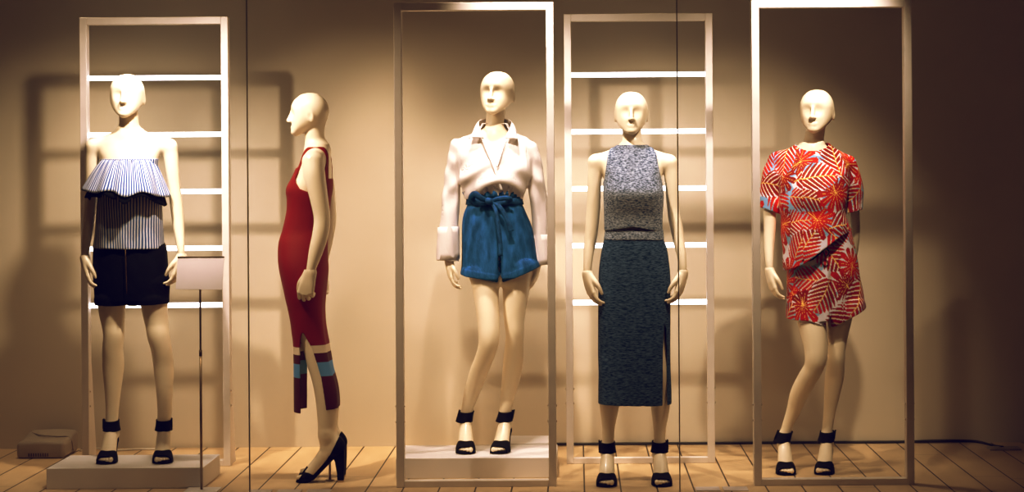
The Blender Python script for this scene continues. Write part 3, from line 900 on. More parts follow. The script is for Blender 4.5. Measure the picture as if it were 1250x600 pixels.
# ---------------------------------------------------------------- 2: profile, red dress
def mannequin_red():
    M = Man(9.18, 0)
    base = M.P(398, 585); root = empty('mannequin', (base[0], M.Y, 0), 'cream mannequin in profile wearing a long dark red dress with banded hem', 'mannequin', 'window mannequins')
    P = M.P
    M.torso.append(op_zloft(M.ZL([(178, 377, 400, .055), (187, 372, 402, .115), (200, 367, 404, .145), (215, 361, 404.5, .142), (230, 353, 404, .136), (244, 353, 402, .128), (258, 352.5, 401, .12), (280, 348, 399, .116), (296, 343.5, 398, .132), (314, 342.5, 398, .152), (330, 344, 398.5, .162), (345, 347, 397, .162), (366, 352, 395, .15), (380, 357, 392, .12)]), .02, 2.1))
    top = P(378.6, 113.2); M.headops.append(op_head(top, math.pi / 2 - .06, 1.0, tilt=-.03)); head_box(M, top)
    M.headops.append(op_tube(M.T([(386, 146, 12.5, 0), (384, 160, 11.8, 0), (385, 172, 12.2, 0), (388, 184, 14, 0)]), .02))
    for dy in (-.15, .15):
        M.torso.append(op_tube([np.append(P(387, 184), .052), np.append(P(386, 191, dy * .5), .05), np.append(P(383.5, 198, dy), .047)], .03))
    near = [(382, 197, 13, -.165), (384, 215, 12.9, -.178), (389, 240, 11, -.185), (393, 265, 9.9, -.185), (391.2, 285, 9.7, -.19), (386, 305, 8.6, -.195), (380.5, 325, 6, -.2), (378.2, 334, 5.3, -.2)]
    far = [(387, 197, 12, .165), (396.5, 220, 11, .185), (401.5, 248, 8.4, .20), (403, 268, 7.6, .205), (400, 290, 7.2, .205), (395.5, 312, 6.5, .205), (392.5, 332, 5, .205)]
    arms_add(M, near, far)
    lr = [(371, 345, 20.5, -.075), (374, 380, 18.2, -.075), (379, 405, 15.3, -.078), (382.8, 420, 13.7, -.08), (387, 440, 13, -.08), (391.5, 455, 12.6, -.08), (396.8, 476, 13, -.08), (399.2, 498, 12.6, -.08), (399.2, 520, 11.1, -.08), (399.2, 531, 10.4, -.08)]
    L1 = M.T(lr); sh = np.array([-.012, .16, 0, 0]); L2 = [r + sh for r in L1]
    for Lg in (L1, L2): M.limbs.append(op_tube(Lg, .02, .88))
    prof = dict(ankle=(0, .236, .040), heel=(-.048, .172, .030), instep=(.019, .125, .025), ball=(.082, .042, .020), toe=(.138, .026, .01))
    a = P(399.2, 531, -.08)
    feet, stuff = [], []
    for off, inner in ((np.zeros(3), 1), (sh[:3], -1)):
        o = a + off; Lf = local(o[:2], 0, math.pi / 2)
        fo = foot_ops(Lf, inner, prof)
        feet.append((foot_box(Lf, .26), fo)); stuff.append((Lf, fo, off))
    w1 = P(378.2, 334, -.2); w2 = P(392.5, 332, .205)
    d1, d2 = (-.22, .0, -1), (.05, 0, -1)
    hands = [(hand_box(w1, d1, .22), hand_ops(w1, d1, (.12, 1, 0), -1, (38, 32, 22), 1.08)), (hand_box(w2, d2), hand_ops(w2, d2, (0, -1, 0), 1, (20, 26, 20), .95))]
    finish_body(M, root, P(378, 164)[2], hands, feet, M.box(330, 130, 440, 560, -.27, .28), .235)
    # pumps
    for Lf, fo, off in stuff:
        lo, hi = foot_box(Lf, .24)
        B = Block(lo, hi, .003)
        for o in fo + [M.limbs[0 if off[1] == 0 else 1]]: o(B)
        B.D -= .0055
        Mx = Man(9.10, 0)
        outline = [(363.5, 596), (364.5, 585), (367.5, 581), (371, 575), (378, 575), (384, 577.8), (393, 569.5), (403, 555), (410, 541.5), (414.5, 531.5), (419, 537), (426, 546), (426, 565), (413, 580), (404, 596)]
        pts = [Mx.P(u, v) - np.array([0, 0, 0]) for u, v in outline]
        Q = [((p + off)[0], (p + off)[2]) for p in pts]
        class _M:  # polygon already in metres
            pass
        m_ = _M(); m_.P = lambda x, z: np.array([x, 0, z])
        pc = poly_cut(m_, Q)
        X, Y, Z = B.ax[0][:, None, None], B.ax[1][None, :, None], B.ax[2][None, None, :]
        B.D = np.maximum(B.D, -pc(X, Y, Z)).astype(np.float32)
        v, f = surface(B)
        pump = obj('pump', v, f, MAT['black'], root)
        st = [(.150, .008, .012), (.146, .024, .011), (.132, .037, .010), (.105, .042, .010), (.08, .040, .016), (.05, .034, .046), (.015, .029, .092), (-.02, .028, .125), (-.055, .026, .145), (-.078, .018, .152)]
        sheet('sole', sole_grid(Lf, st), MAT['black'], pump, thick=.018, offset=0)
        V = []
        for z, f0, f1, w in ((.160, -.086, -.022, .027), (.10, -.086, -.040, .023), (.05, -.084, -.048, .0205), (.008, -.081, -.051, .019)):
            V += [Lf(f0, -w, z), Lf(f0, w, z), Lf(f1, w, z - (.02 if z > .15 else 0)), Lf(f1, -w, z - (.02 if z > .15 else 0))]
        Fc = [(0, 1, 2, 3), (15, 14, 13, 12)] + [(i * 4 + k, i * 4 + k + 4, i * 4 + (k + 1) % 4 + 4, i * 4 + (k + 1) % 4) for i in range(3) for k in range(4)]
        bevel(obj('heel', V, Fc, MAT['black'], pump, smooth=False), .004)
        c0, c1 = Lf(-.081, -.019, 0), Lf(-.051, .019, 0)
        box('heel_tip', (min(c0[0], c1[0]), max(c0[0], c1[0]), min(c0[1], c1[1]), max(c0[1], c1[1]), 0, .009), MAT['tan_tip'], pump, .001, label='tan heel tip')
    b = W(402.5, 588, 9.14)
    v, f = tube_vf([(b[0], 9.15, 0), (b[0], 9.15, .10)], .006, 10); obj('support_rod', v, f, MAT['steel'], root)
    v, f = tube_vf([(b[0], 9.15, 0), (b[0], 9.15, .004)], .022, 20); obj('rod_foot', v, f, MAT['steel'], root)
    # dress
    ops = [op_cover(M.torso + M.limbs, .005, .01),
           op_zloft(M.ZL([(205, 362, 405, .138), (215, 357.5, 405, .142), (230, 350, 405.5, .142), (244, 351, 403, .134), (258, 350.3, 401.5, .126), (280, 345.3, 400, .123), (296, 340.8, 399, .138), (314, 340.3, 399, .158), (328, 342, 400, .168), (345, 345.8, 398.5, .166), (366, 350.2, 396.5, .156), (390, 355, 397, .146), (406, 357, 399.3, .142), (420, 358.6, 402, .14), (450, 359.2, 407, .136), (475, 359.2, 411.5, .134), (512, 359.4, 417.5, .132)]), .01, 2.25)]
    yc = M.Y
    strap = lambda X, Y, Z: .017 - np.abs(np.abs(Y - yc) - .088)           # >0 inside a strap
    above = lambda X, Y, Z: -pixline(M, 362, 205, 409, 219)(X, Y, Z)
    arm_cut = inter(lambda X, Y, Z: np.abs(Y - yc) - .104, poly_cut(M, [(363, 195), (363, 212), (365.5, 222), (371, 230), (380, 233.5), (392, 229), (398, 215), (402, 195), (402, 170), (363, 170)]))
    slit = poly_cut(M, [(374.6, 402.5), (377.5, 407), (385.5, 422), (390.5, 438), (396.5, 458), (402.5, 498), (404, 530), (371, 530), (371, 422), (372, 410)])
    hemcut = poly_cut(M, [(340, 501.5), (373, 501), (400, 497), (430, 493.5), (430, 560), (340, 560)])
    B0, B1 = M.box(330, 180, 432, 512, -.2, .2)
    def band(v):
        vv = (CAMZ - v[:, 2]) * F_PX / M.Y + PV + 2.2
        back = (v[:, 0] - P(378, 430)[0]) / M.sc
        return {'band': vv + np.where(back > 0, 2.5, 0)}
    cloth('dress', ops, (B0, B1), MAT['dress'], root, shell=.008,
          cuts=[lambda X, Y, Z: np.minimum(above(X, Y, Z), -strap(X, Y, Z)), arm_cut, slit, hemcut], attr=band)
mannequin_red()

# ---------------------------------------------------------------- 3: white shirt, blue shorts
def mannequin_shirt():
    M = Man(9.47, .10); P = M.P
    base = P(592, 545); root = empty('mannequin', (base[0], M.Y, .10), 'cream mannequin in white shirt and blue tie-waist shorts on a plinth', 'mannequin', 'window mannequins')
    torso_front(M, 602, 168, 604, 611)
    top = P(606.3, 87.3); M.headops.append(op_head(top, .29, 1.055, lean=-.05)); head_box(M, top)
    neck_add(M, [(606, 130, 11.5, .03), (604.5, 145, 11.2, .03), (603.5, 158, 11.6, .025), (603, 170, 13.5, .02)], [(559, 180, 8.4, .01), (645, 182, 8.4, .01)], (603, 167, 12.5, .018))
    arms_add(M, [(558, 181, 8.2, .01), (554, 205, 8.2, .012), (551, 240, 7.6, .015), (549.5, 280, 6.6, 0), (548.6, 305, 4.9, -.02), (548.5, 319, 4.4, -.03)],
             [(647, 182, 8.2, .01), (653.5, 210, 8, .02), (656, 245, 7.3, .03), (657, 280, 6.3, .03), (656, 305, 4.8, .02), (655, 322, 4.3, .01)])
    legs_add(M, [(590, 330, 19, -.01), (592.5, 345, 17, -.025), (593.7, 365, 14.8, -.05), (596.2, 390, 13.6, -.08), (597, 410, 12.8, -.1), (595.5, 423, 11.8, -.1), (590.5, 438, 11, -.075), (585, 452, 11, -.045), (580.2, 466, 10.6, -.02), (575.5, 480, 9.2, 0), (571.3, 495, 7.6, .012), (568.5, 509, 7.1, .02)],
             [(632, 330, 19), (630.3, 350, 16.8, -.005), (629, 366, 15, -.015), (627.8, 388, 12.8, -.03), (628.5, 404, 11.3, -.038), (628, 417, 11, -.03), (626.5, 440, 12.4, 0), (623.2, 465, 10.8, .015), (619.2, 485, 8.6, .02), (616.5, 504, 7.4, .02)])
    feet = []
    for (u, v, yaw, inner, lean) in ((568.5, 509, -.05, 1, .3), (616.5, 504, .14, -1, .2)):
        a = P(u, v, .02); Lf = local(a[:2], M.floor, yaw)
        feet.append((foot_box(Lf, .19), foot_ops(Lf, inner, SANDAL_PROF))); sandal(M, root, Lf, inner, (lean, 0))
    w1, w2 = P(548.5, 319, -.03), P(655, 322, .01)
    d1, d2 = (.10, -.12, -1), (-.17, -.06, -1)
    hands = [(hand_box(w1, d1), hand_ops(w1, d1, (1, .2, 0), 1, (14, 26, 22), .93)), (hand_box(w2, d2), hand_ops(w2, d2, (-1, .2, 0), -1, (14, 26, 22), .93))]
    finish_body(M, root, P(602, 142)[2], hands, feet, M.box(530, 115, 672, 525, -.24, .2), M.floor + .172)
    # shirt
    c0 = P(604, 200)
    def folds(D, X, Y, Z):
        x = (X - c0[0]); front = np.clip((M.Y - Y) / .06, 0, 1)
        zz = (Z - c0[2])
        a = .0085 * np.sin(42 * np.sqrt((x - .025) ** 2 + .0016) + 52 * zz + .6) * np.exp(-((zz + .11) / .10) ** 2) * front
        b = .0055 * np.sin(95 * x + 10 * zz) * np.exp(-((zz + .20) / .07) ** 2)
        arm = (np.abs(x + .004) > .165)
        c = (.0022 * np.sin(30 * zz + 70 * x + 3 * np.sin(9 * zz)) + .0020 * np.sin(75 * x + 12 * zz)) * arm
        d = .0050 * np.sin(30 * x - 42 * zz) * front * np.exp(-((zz + .02) / .08) ** 2)
        return D + a + b + c + d
    ops = [op_cover(M.torso, .006, .02),
           op_zloft(M.ZL([(150, 588, 620, .058, .025), (158, 584, 624, .06, .02), (163, 576, 632, .062, .016), (168, 562, 644, .068, .012), (175, 556, 648, .082, .008), (186, 555, 650, .098, .002), (205, 559, 650, .116, -.012), (220, 561.5, 647, .128, -.02), (232, 563.5, 642, .118, -.012), (244, 567.5, 637.5, .1, 0), (255, 569, 636, .1, 0)]), .015, 2.2),
           op_tube(M.T([(558.2, 180, 9.7, .01), (554.2, 204, 10.0, .012), (551, 238, 10.3, .015), (548.4, 270, 12.0, .0), (546.8, 300, 13.4, -.02), (546.6, 330, 13.8, -.03)]), .012, 1.0),
           op_tube(M.T([(646.8, 181.5, 9.7, .01), (653, 209, 10.1, .02), (656.2, 243, 9.9, .03), (659.5, 275, 9.8, .03), (661, 300, 9.8, .02), (660.5, 335, 9.8, .01)]), .012, 1.1),
           op_fn(folds)]
    vneck = inter(poly_cut(M, [(585.5, 150), (590, 168), (593.2, 177), (597.5, 188), (605, 206), (611, 187), (616.5, 171), (621.5, 154), (622, 130), (585, 130)]), lambda X, Y, Z: (M.Y - .005) - Y)
    vback = poly_cut(M, [(585, 147), (603, 152), (624, 148.5), (624, 120), (585, 120)])
    cuffs_l = poly_cut(M, [(520, 316), (561, 318.5), (563, 345), (520, 345)])
    cuffs_r = poly_cut(M, [(640, 324), (675, 323), (675, 350), (640, 350)])
    waist = inter(poly_cut(M, [(566, 243), (639, 243), (639, 300), (566, 300)]), lambda X, Y, Z: .2 + 0 * X)
    shirt = cloth('shirt', ops, M.box(525, 136, 678, 335, -.2, .2), MAT['shirt'], root, cuts=[vneck, vback, cuffs_l, cuffs_r, waist])
    # collar
    fold = catmull([P(590.5, 169, -.092), P(586.5, 157, -.060), P(584.5, 148, 0), P(594, 144, .055), P(604, 143.5, .07), P(614, 144.5, .055), P(624, 148, 0), P(621.5, 158, -.060), P(617, 169, -.092)], 5)
    outer = catmull([P(572, 168.5, -.100), P(576.5, 162, -.074), P(579.5, 156.5, 0), P(589, 154.5, .072), P(604, 154, .088), P(619, 154.5, .072), P(629, 157, 0), P(631, 163.5, -.074), P(632, 170, -.100)], 5)
    g = [fold + (outer - fold) * t + np.array([0, -.004 * math.sin(t * math.pi), .005 * math.sin(t * math.pi)]) for t in (0, .25, .5, .75, 1)]
    sheet('collar', g, MAT['shirt'], shirt, thick=.003)
    # wrap edges of the front
    for pts in ([P(590.5, 169, -.088), P(594, 178, -.099), P(598.5, 189.5, -.114), P(605, 205, -.134), P(609.5, 219, -.146), P(614, 232, -.136)], [P(617, 171, -.089), P(611.5, 186.5, -.108), P(606, 204, -.133)]):
        Q = catmull(pts, 6); off = np.array([.014, -.001, .002]) * (1 if pts[0][0] < c0[0] else -.6)
        sheet('placket', [Q - off * .9, Q - off * .45 + np.array([0, -.003, 0]), Q], MAT['shirt'], shirt, thick=.003)
    for ru, rl in (([(547.5, 276.5, 12.9, -.005)], [(547, 316.5, 13.7, -.028)]), ([(660, 286, 10.8, .027)], [(661, 323, 11.2, .01)])):
        (u0, v0, h0, e0), (u1, v1, h1, e1) = ru[0], rl[0]
        g = []
        for t in np.linspace(0, 1, 6):
            p = P(u0 + (u1 - u0) * t, v0 + (v1 - v0) * t, e0 + (e1 - e0) * t); r = (h0 + (h1 - h0) * t) * M.sc
            g.append([p + np.array([r * math.sin(a), -r * .98 * math.cos(a), .003 * math.sin(a)]) for a in np.linspace(0, 2 * math.pi, 40, endpoint=False)])
        sheet('cuff', g, MAT['shirt'], shirt, thick=.004, closed_u=True)
    # shorts
    cs = P(606, 290)
    def pleat(D, X, Y, Z):
        zz = np.clip((Z - (cs[2] - .06)) / .2, 0, 1)
        return D + .0030 * np.sin(105 * (X - cs[0]) + 2.2 * np.sin(9 * Z)) * zz + .0035 * np.sin(31 * (X - cs[0]) + 12 * Z) * (1 - zz)
    ops = [op_cover(M.torso + M.limbs, .006, .015),
           op_zloft(M.ZL([(236, 569, 637, .1), (246, 570.5, 637, .102, 0), (257, 566.8, 642, .113, .004), (272, 564.5, 648, .125, .01), (287, 563.4, 652.5, .13, .012), (302, 562.8, 655.3, .132, .01), (316, 562.7, 657.3, .13, .004), (330, 563, 659, .124, -.004), (339, 563.2, 660, .12, -.008)]), 0, 2.3),
           op_zloft(M.ZL([(318, 572, 604, .09, -.01), (330, 562.8, 611.5, .118, -.004), (352, 563.2, 611, .116, -.006)]), .003, 2.4),
           op_zloft(M.ZL([(310, 618, 648, .09, -.0), (322, 611, 659, .118, -.005), (352, 612, 662, .116, -.005)]), .003, 2.4), op_fn(pleat)]
    hb = poly_cut(M, [(550, 321.5), (570, 327.5), (590, 331), (611.3, 334.5), (630, 329), (648, 321), (672, 310), (672, 370), (550, 370)])
    xs, zs = P(611.3, 320)[0], P(611, 292)[2]
    ops.append(op_fn(lambda D, X, Y, Z: D + .022 * np.exp(-np.abs((X - xs) / .0075) ** 1.5) * np.clip((zs - Z) / .08, 0, 1)))
    ops.append(op_fn(lambda D, X, Y, Z: D - .0022 * np.clip(hb(X, Y, Z) / .004, -.5, .5)))
    short = cloth('shorts', ops, M.box(554, 228, 670, 350, -.19, .19), MAT['denim'], root,
                  cuts=[poly_cut(M, [(550, 330.5), (570, 336.5), (590, 339.5), (608.5, 343.5), (611.3, 334), (614, 343.5), (630, 338), (648, 330), (672, 319), (672, 370), (550, 370)]), lambda X, Y, Z, z=P(604, 241)[2]: Z - z])
    def ring(name, rows, mat, par, wav=0, k=30, thick=.003, n=180):
        g = []
        for (v_, a, b, hd, dy, am) in rows:
            c = P((a + b) / 2, v_, dy); r = (b - a) / 2 * M.sc; row = []
            for j in range(n):
                t = 2 * math.pi * j / n; w = am * (math.sin(k * t) + .6 * math.sin(k * .57 * t + 1))
                cx_, sx_ = math.cos(t), math.sin(t)
                row.append((c[0] + (r + w) * math.copysign(abs(sx_) ** .88, sx_), M.Y + dy - (hd + w) * math.copysign(abs(cx_) ** .88, cx_), c[2] + am * 1.2 * math.sin(k * .5 * t + 2)))
            g.append(row)
        return sheet(name, g, mat, par, thick=thick, closed_u=True)
    ring('waist_frill', [(233.5, 566.5, 638, .118, 0, .006), (237.5, 568, 637.5, .113, 0, .0045), (242, 570, 637, .108, 0, .002)], MAT['denim'], short)
    ring('belt', [(241.5, 569.8, 637.5, .112, 0, 0), (245, 569.4, 638, .114, 0, 0), (249.5, 568.8, 639.2, .113, 0, 0)], MAT['denim_dark'], short)
    # bow
    def ribbon(name, pts, wid, par, thick=.004):
        Q = catmull(pts, 6); n = len(Q); wd = np.interp(np.linspace(0, 1, n), np.linspace(0, 1, len(wid)), wid)
        t = frame_basis(Q); g = []
        for i in range(n):
            s_ = np.cross(t[i], (0, -1, 0)); s_ /= np.linalg.norm(s_) + 1e-9
            g.append([Q[i] + s_ * wd[i] * q + np.array([0, .003 * q * q * 4, 0]) for q in (-.5, -.17, .17, .5)])
        return sheet(name, g, MAT['denim_dark'], par, thick=thick)
    D0 = -.128
    bow = obj('bow', *tube_vf(catmull([P(593.5, 243, D0 - .006), P(597, 245.5, D0 - .018), P(601, 248, D0 - .006)], 5), [.008, .013, .016, .017, .018, .018, .017, .016, .014, .012, .008], 10), MAT['denim_dark'], short)
    for nm, pts, wid in (('bow_loop', [P(597, 245, D0), P(588, 242, D0 - .03), P(579.5, 236.5, D0 - .03), P(575.5, 243, D0 - .01), P(583, 249, D0 + .006), P(596, 247, D0)], [.014, .026, .030, .034, .030, .014]),
                         ('bow_loop', [P(598, 246, D0), P(608, 242.5, D0 - .03), P(619, 241.5, D0 - .025), P(623, 244, D0 - .01), P(613, 248, D0 + .006), P(599, 247, D0)], [.014, .022, .024, .024, .022, .014]),
                         ('bow_tail', [P(599, 247, D0 - .008), P(605, 256, D0 - .03), P(608, 275, D0 - .036), P(610.5, 295, D0 - .036), P(611, 312, D0 - .034)], [.014, .018, .020, .021, .022]),
                         ('bow_tail', [P(600, 246, D0 - .008), P(609, 251, D0 - .03), P(616, 262, D0 - .034), P(621, 273, D0 - .034), P(624, 282, D0 - .032)], [.014, .020, .022, .024, .030])):
        ribbon(nm, pts, wid, bow)
    # turned hem bands
    for nm, pts in (('hem_band', [(563.2, 323), (570, 328.5), (590, 332), (610.8, 335)]), ('hem_band', [(612.5, 335), (630, 330), (648, 321.5), (660.5, 311)])):
        pass
mannequin_shirt()

# ---------------------------------------------------------------- 4: grey knit crop top and skirt
def mannequin_knit():
    M = Man(9.06, 0); P = M.P
    base = P(772, 575); root = empty('mannequin', (base[0], M.Y, 0), 'cream mannequin in sleeveless grey-blue knit top and matching long skirt', 'mannequin', 'window mannequins')
    torso_front(M, 771.5, 186, 773, 774.5)
    top = P(770.5, 112); M.headops.append(op_head(top, .03, 1.0)); head_box(M, top)
    neck_add(M, [(771, 152, 11.5, .03), (771.5, 164, 11.6, .03), (771.7, 174, 12, .025), (771.8, 186, 14, .02)], [(728, 197, 8.5, .01), (816, 197, 8.5, .01)], (771.7, 185, 13, .018))
    arms_add(M, [(727, 198, 8.8, .01), (725.6, 222, 8.3, .012), (724.2, 255, 8.5, .015), (721.5, 286, 7.9, .005), (719, 305, 6.5, -.01), (717.3, 325, 5.2, -.025), (717.3, 335, 4.8, -.03)],
             [(817.5, 199, 9, .01), (820, 222, 8.4, .012), (821.8, 255, 7.6, .015), (825, 274, 8, .01), (828, 290, 7.2, 0), (831.6, 310, 5.8, -.02), (833.3, 325, 5, -.03), (833.4, 334, 4.7, -.03)])
    legs_add(M, [(752, 362, 19.5), (749, 400, 17.5), (746, 430, 14.8), (745, 455, 13, -.015), (744.3, 478, 12.3, .005), (744, 494, 11.9, .012), (743.1, 510, 9.5, .015), (742.6, 525, 7.6, .018), (742, 546, 7.1, .018)],
             [(789, 362, 20), (795, 400, 17.5), (800, 430, 14.8), (803.5, 455, 13.2, -.015), (805.7, 478, 12.4, .005), (806.2, 494, 11.7, .012), (805.8, 510, 9.3, .015), (805.2, 525, 7.5, .018), (805, 545, 7.1, .018)])
    feet = []
    for (u, v, yaw, inner) in ((741.5, 546, .05, 1), (805, 545, -.03, -1)):
        a = P(u, v, .018); Lf = local(a[:2], 0, yaw)
        feet.append((foot_box(Lf, .19), foot_ops(Lf, inner, SANDAL_PROF))); sandal(M, root, Lf, inner)
    w1, w2 = P(717.3, 335, -.03), P(833.4, 334, -.03)
    d1, d2 = (.20, -.14, -1), (-.24, -.14, -1)
    hands = [(hand_box(w1, d1), hand_ops(w1, d1, (1, .4, 0), 1, (14, 26, 22), 1.05)), (hand_box(w2, d2), hand_ops(w2, d2, (-1, .4, 0), -1, (16, 30, 24), 1.05))]
    finish_body(M, root, P(770, 163)[2], hands, feet, M.box(700, 140, 852, 560, -.2, .2), .172)
    ops = [op_cover(M.torso, .0055, .015),
           op_zloft(M.ZL([(172, 758.5, 785, .053, .022), (180, 758, 785.8, .056, .02), (186, 744, 799, .068, .012), (200, 740, 803.5, .09, 0), (222, 738, 807, .118, -.016), (236, 736.7, 810, .128, -.026), (250, 737, 809.7, .12, -.02), (265, 737.4, 808.8, .11, -.01), (290, 737.6, 808.8, .106, -.002)]), .012, 2.2)]
    holeL = poly_cut(M, [(690, 160), (747, 178), (741.5, 187), (739.5, 205), (737.3, 220), (733, 227), (690, 227)])
    holeR = poly_cut(M, [(850, 160), (796, 178), (801, 187), (803.8, 205), (807.6, 220), (812, 226), (850, 226)])
    neck = poly_cut(M, [(740, 176.3), (771, 177), (800, 176), (800, 150), (740, 150)])
    hem = poly_cut(M, [(725, 281), (745, 280.5), (760, 278.2), (771, 276.2), (782, 278.2), (797, 280.8), (820, 282), (820, 310), (725, 310)])
    cloth('crop_top', ops, M.box(728, 168, 818, 290, -.19, .16), MAT['knit_top'], root, cuts=[holeL, holeR, neck, hem], h=.0035)
    ops = [op_cover(M.torso + M.limbs, .005, .015),
           op_zloft(M.ZL([(272, 739, 808.5, .096), (283, 738.8, 809, .1), (292, 737.2, 810, .104, .002), (304, 734.5, 814.3, .112, .006), (325, 731.4, 817.2, .12, .012), (343, 730.5, 818, .123, .014), (383, 730.8, 818.5, .12, .01), (430, 732.2, 818.2, .115, .005), (470, 731.3, 818.6, .114, .003), (510, 730.6, 819.2, .114, .003)]), .01, 2.25)]
    slit = inter(poly_cut(M, [(810.3, 394), (812.2, 400), (813.6, 440), (814, 520), (808, 520), (808.4, 430)]), lambda X, Y, Z: M.Y - .01 - Y)
    sk = cloth('skirt', ops, M.box(722, 270, 828, 505, -.17, .18), MAT['knit_skirt'], root,
               cuts=[slit, pixline(M, 730, 492.3, 820, 492.6), lambda X, Y, Z, z=P(772, 280)[2]: Z - z])
    ops = [op_cover(M.torso, .007, .01), op_zloft(M.ZL([(272, 738.3, 809, .1), (283, 738.2, 809.8, .104), (292.5, 736.6, 811, .108, .002), (300, 735, 813, .112, .004)]), .01, 2.25)]
    cloth('waistband', ops, M.box(728, 276, 820, 298, -.17, .16), MAT['knit_top'], sk, cuts=[pixline(M, 730, 292.3, 820, 292.3), lambda X, Y, Z, z=P(772, 279.6)[2]: Z - z], h=.0035)
mannequin_knit()

# ---------------------------------------------------------------- 5: palm print tee and shorts
def palm_print(p, q):
    """tropical leaf print over cloth coordinates p, q (metres)"""
    col = np.tile(np.array(lin(226, 222, 232)), (len(p), 1))
    w = np.sin(14 * p + 2.2 * np.sin(11 * q) + 1) * np.sin(12 * q + 2.0 * np.cos(9 * p))
    col[w > .0] = lin(140, 182, 216)
    bg = col.copy()
    red, deep, gold = np.array(lin(200, 24, 10)), np.array(lin(140, 10, 8)), np.array(lin(240, 196, 110))
    r = np.random.default_rng(23)
    leaves = []
    for i in range(8):
        for j in range(10):
            leaves.append((-.52 + i * .15 + r.uniform(-.025, .025) + (.075 if j % 2 else 0), -.55 + j * .112 + r.uniform(-.02, .02), r.uniform(0, 6.28), r.uniform(.15, .19), (2 * i + 3 * j + j // 2) % 5 < 3))
    for n in r.permutation(len(leaves)):
        cx, cz, ang, L, frond = leaves[n]
        dx, dz = p - cx, q - cz
        m = np.hypot(dx, dz) < L
        if not m.any(): continue
        ca, sa = math.cos(ang), math.sin(ang)
        s = (dx[m] * ca + dz[m] * sa) / L + .5; t = (-dx[m] * sa + dz[m] * ca) / L
        c = col[m]; b_ = bg[m]
        if frond:                                   # feathered palm frond with separate curved leaflets
            t = t + .16 * (s - .5) ** 2 - .03
            at = np.abs(t)
            wd = .46 * np.clip(1 - ((s - .45) / .58) ** 2, 0, 1) ** .6
            ph = (s - at * .75 - .5 * at * at) * 6.5 + (t > 0) * .5
            fr = ph - np.floor(ph)
            tip = at < wd * (.72 + .28 * np.sin(fr / .72 * math.pi).clip(0))
            blade = tip & (fr < .72) & (s > -.05)
            edge = tip & (s > -.05) & (fr > .72) & (fr < .80) & (at < wd * .7)
            hull = (at < wd * .9) & (s > -.05)
            rib = (np.abs(t) < .011) & (s > -.15) & (s < .98)
        else:                                       # broad split leaf, lobes radiating from the stalk
            s0, th = s - .18, 0
            rr = np.hypot(s0, t); th = np.arctan2(t, s0)
            R_ = .60 * (1 - .30 * (np.abs(th) / math.pi) ** 1.4) * (1 - .10 * np.abs(np.sin(th * 5.5)))
            lob = th * 5.5 / math.pi; fr = np.abs(lob - np.round(lob))
            notch = (fr > .5 - .30 * np.clip(rr / .55 - .35, 0, 1)) & (rr > .22)
            blade = (rr < R_) & ~notch
            edge = (fr * rr < .007) & (rr < R_ * .80)
            hull = rr < R_ * .96
            rib = (np.abs(t) < .011) & (s0 > -.34) & (s0 < .02)
        shade = np.clip(.5 + .6 * np.sin(s * 4.2 + ang * 3), 0, 1)[:, None]
        rc = red * (1 - shade) + deep * shade
        c[hull] = b_[hull]
        c[blade] = rc[blade]; c[edge] = gold; c[rib] = gold
        col[m] = c
    col[:, 3] = 1
    return col

def palm_colour(v, M, shift=0):
    """print per vertex: the depth of the body is unrolled so the sides do not streak"""
    x = v[:, 0] - M.P(1000, 280)[0]; z = v[:, 2] - M.P(1000, 280)[2]; y = v[:, 1] - M.Y
    p = np.where(np.abs(x) > .10, np.sign(x) * (np.abs(x) + .7 * (y + .1)), x) + np.where(y > .03, .55, 0)
    return {'print': palm_print(p + shift, z + .15 * y + shift * .4)}

